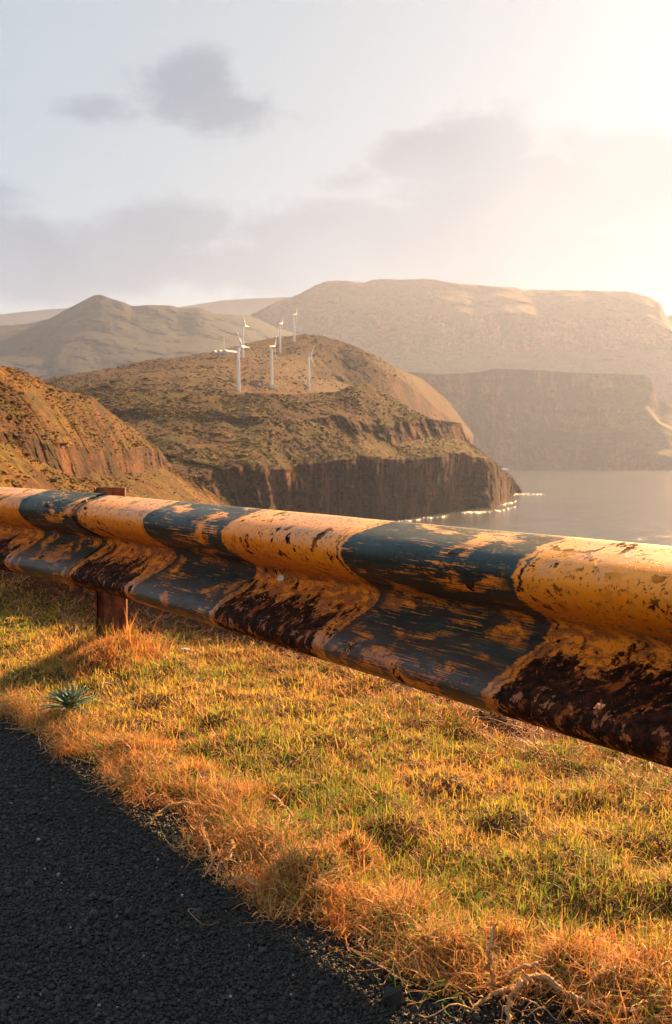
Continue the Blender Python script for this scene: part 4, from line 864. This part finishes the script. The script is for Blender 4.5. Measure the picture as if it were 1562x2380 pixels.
# yaw: 0 points the hub to the right; a negative yaw turns it towards the camera
turbine(555, 908, 805, 30, math.radians(-25), 'large white turbine leftmost in the front row of three')
turbine(632, 898, 808, -30, math.radians(-15), 'white turbine in the middle of the front row')
turbine(718, 904, 827, -30, math.radians(-38), 'white turbine rightmost in the front row with spread blades')
turbine(565, 831, 757, 30, math.radians(-14), 'white turbine standing just behind the leftmost one beside the white roofs')
turbine(651, 820, 755, -30, math.radians(-12), 'white turbine in the middle of the back row')
turbine(684, 795, 733, -26, math.radians(-12), 'small farthest white turbine on the hilltop')

# ------------------------------------------------------------------ small buildings on the hill
m, q = mat('white_roof'); pos = q.n('ShaderNodeNewGeometry').outputs['Position']; q.out(q.bsdf(q.mix(q.noise(pos, .4, 3), (.70, .74, .78), (.82, .85, .87)), .45)); M_WR = m
m, q = mat('white_wall'); pos = q.n('ShaderNodeNewGeometry').outputs['Position']; q.out(q.bsdf(q.mix(q.noise(pos, .5, 3), (.60, .60, .58), (.75, .75, .73)), .8)); M_WW = m
m, q = mat('hut_wall'); pos = q.n('ShaderNodeNewGeometry').outputs['Position']; q.out(q.bsdf(q.mix(q.noise(pos, .8, 3), (.34, .18, .12), (.42, .24, .16)), .9)); M_HW = m
def boxes(name, lst, m, parent, bevel=0.0):
    bm = bmesh.new()
    for (x0, x1, y0, y1, z0, z1) in lst:
        r = bmesh.ops.create_cube(bm, size=1)
        for v in r['verts']: v.co = Vector(((x0 + x1) / 2 + v.co.x * (x1 - x0), (y0 + y1) / 2 + v.co.y * (y1 - y0), (z0 + z1) / 2 + v.co.z * (z1 - z0)))
    return bm_obj(name, bm, m, parent, False)
def gable(name, x0, x1, y0, y1, z, h, n, m, parent, t=.4):
    """n parallel pitched bays across x, as sheets with thickness"""
    bm = bmesh.new(); w_ = (x1 - x0) / n
    for k in range(n):
        a = x0 + k * w_; 
        prof_ = [(a, z), (a + w_ / 2, z + h), (a + w_, z), (a + w_, z - t), (a + w_ / 2, z + h - t), (a, z - t)]
        fr_ = [bm.verts.new((x, y0, zz)) for x, zz in prof_]; bk = [bm.verts.new((x, y1, zz)) for x, zz in prof_]
        for i in range(6): j = (i + 1) % 6; bm.faces.new((fr_[i], fr_[j], bk[j], bk[i]))
        bm.faces.new((fr_[0], fr_[1], fr_[4], fr_[5])); bm.faces.new((fr_[1], fr_[2], fr_[3], fr_[4])); bm.faces.new((bk[0], bk[1], bk[4], bk[5])); bm.faces.new((bk[1], bk[2], bk[3], bk[4]))
    return bm_obj(name, bm, m, parent, False)
b = hit(517, 820); wh = empty('warehouse', (b[0], b[1], b[2] - 1), math.radians(-35)); wh.scale = (.85, .85, .62); tag(wh, 'long low warehouse with white ridged roofs on the hill left of turbines', 'building')
boxes('wall', [(-16, 26, -15, 20, -6, 2.0)], M_WW, wh); gable('roof', -18, 27, -17, 22, 2.0, 5.5, 3, M_WR, wh)
b = hit(597, 895); ht = empty('hut', (b[0], b[1], b[2] - .5), .2); tag(ht, 'small reddish hut between the two left front turbines', 'hut')
boxes('wall', [(-8, 8, -4, 4, -2, 5)], M_HW, ht); gable('roof', -8.6, 8.6, -4.6, 4.6, 5.0, 1.4, 1, M_HW, ht)
boxes('door', [(2, 5, -4.25, -3.9, -.2, 3.2)], M_WW, ht)
b = hit(625, 897); wl = boxes('low_wall', [(-12, 9, -.6, .6, -2, 2.0), (-9.2, -8, -.8, .8, -2, 3.2)], M_WW, None); wl.location = tuple(b); tag(wl, 'low white wall beside the hut at the foot of the turbines', 'wall')
b = hit(521, 822); ms = empty('mast', tuple(b)); tag(ms, 'thin grey mast in front of the white warehouse roofs', 'mast')
lathe('pole', [(.55, -3), (.5, 0), (.3, 34), (.01, 34.2)], 8, M_WW, ms); boxes('crossarm', [(-3, 3, -.2, .2, 31, 31.5)], M_WW, ms)

# ------------------------------------------------------------------ haze
m = bpy.data.materials.new('haze_air'); m.use_nodes = True; q = NT(m.node_tree)
pv = q.n('ShaderNodeVolumePrincipled'); pv.inputs['Color'].default_value = (.42, .55, .90, 1); pv.inputs['Density'].default_value = 3.9e-5; pv.inputs['Anisotropy'].default_value = .46
o_ = q.n('ShaderNodeOutputMaterial'); m.node_tree.links.new(pv.outputs[0], o_.inputs['Volume'])
hz = boxes('haze', [(-13000, 13000, -6500, 13500, -84.5, 1600)], m, None); tag(hz, kind='stuff')
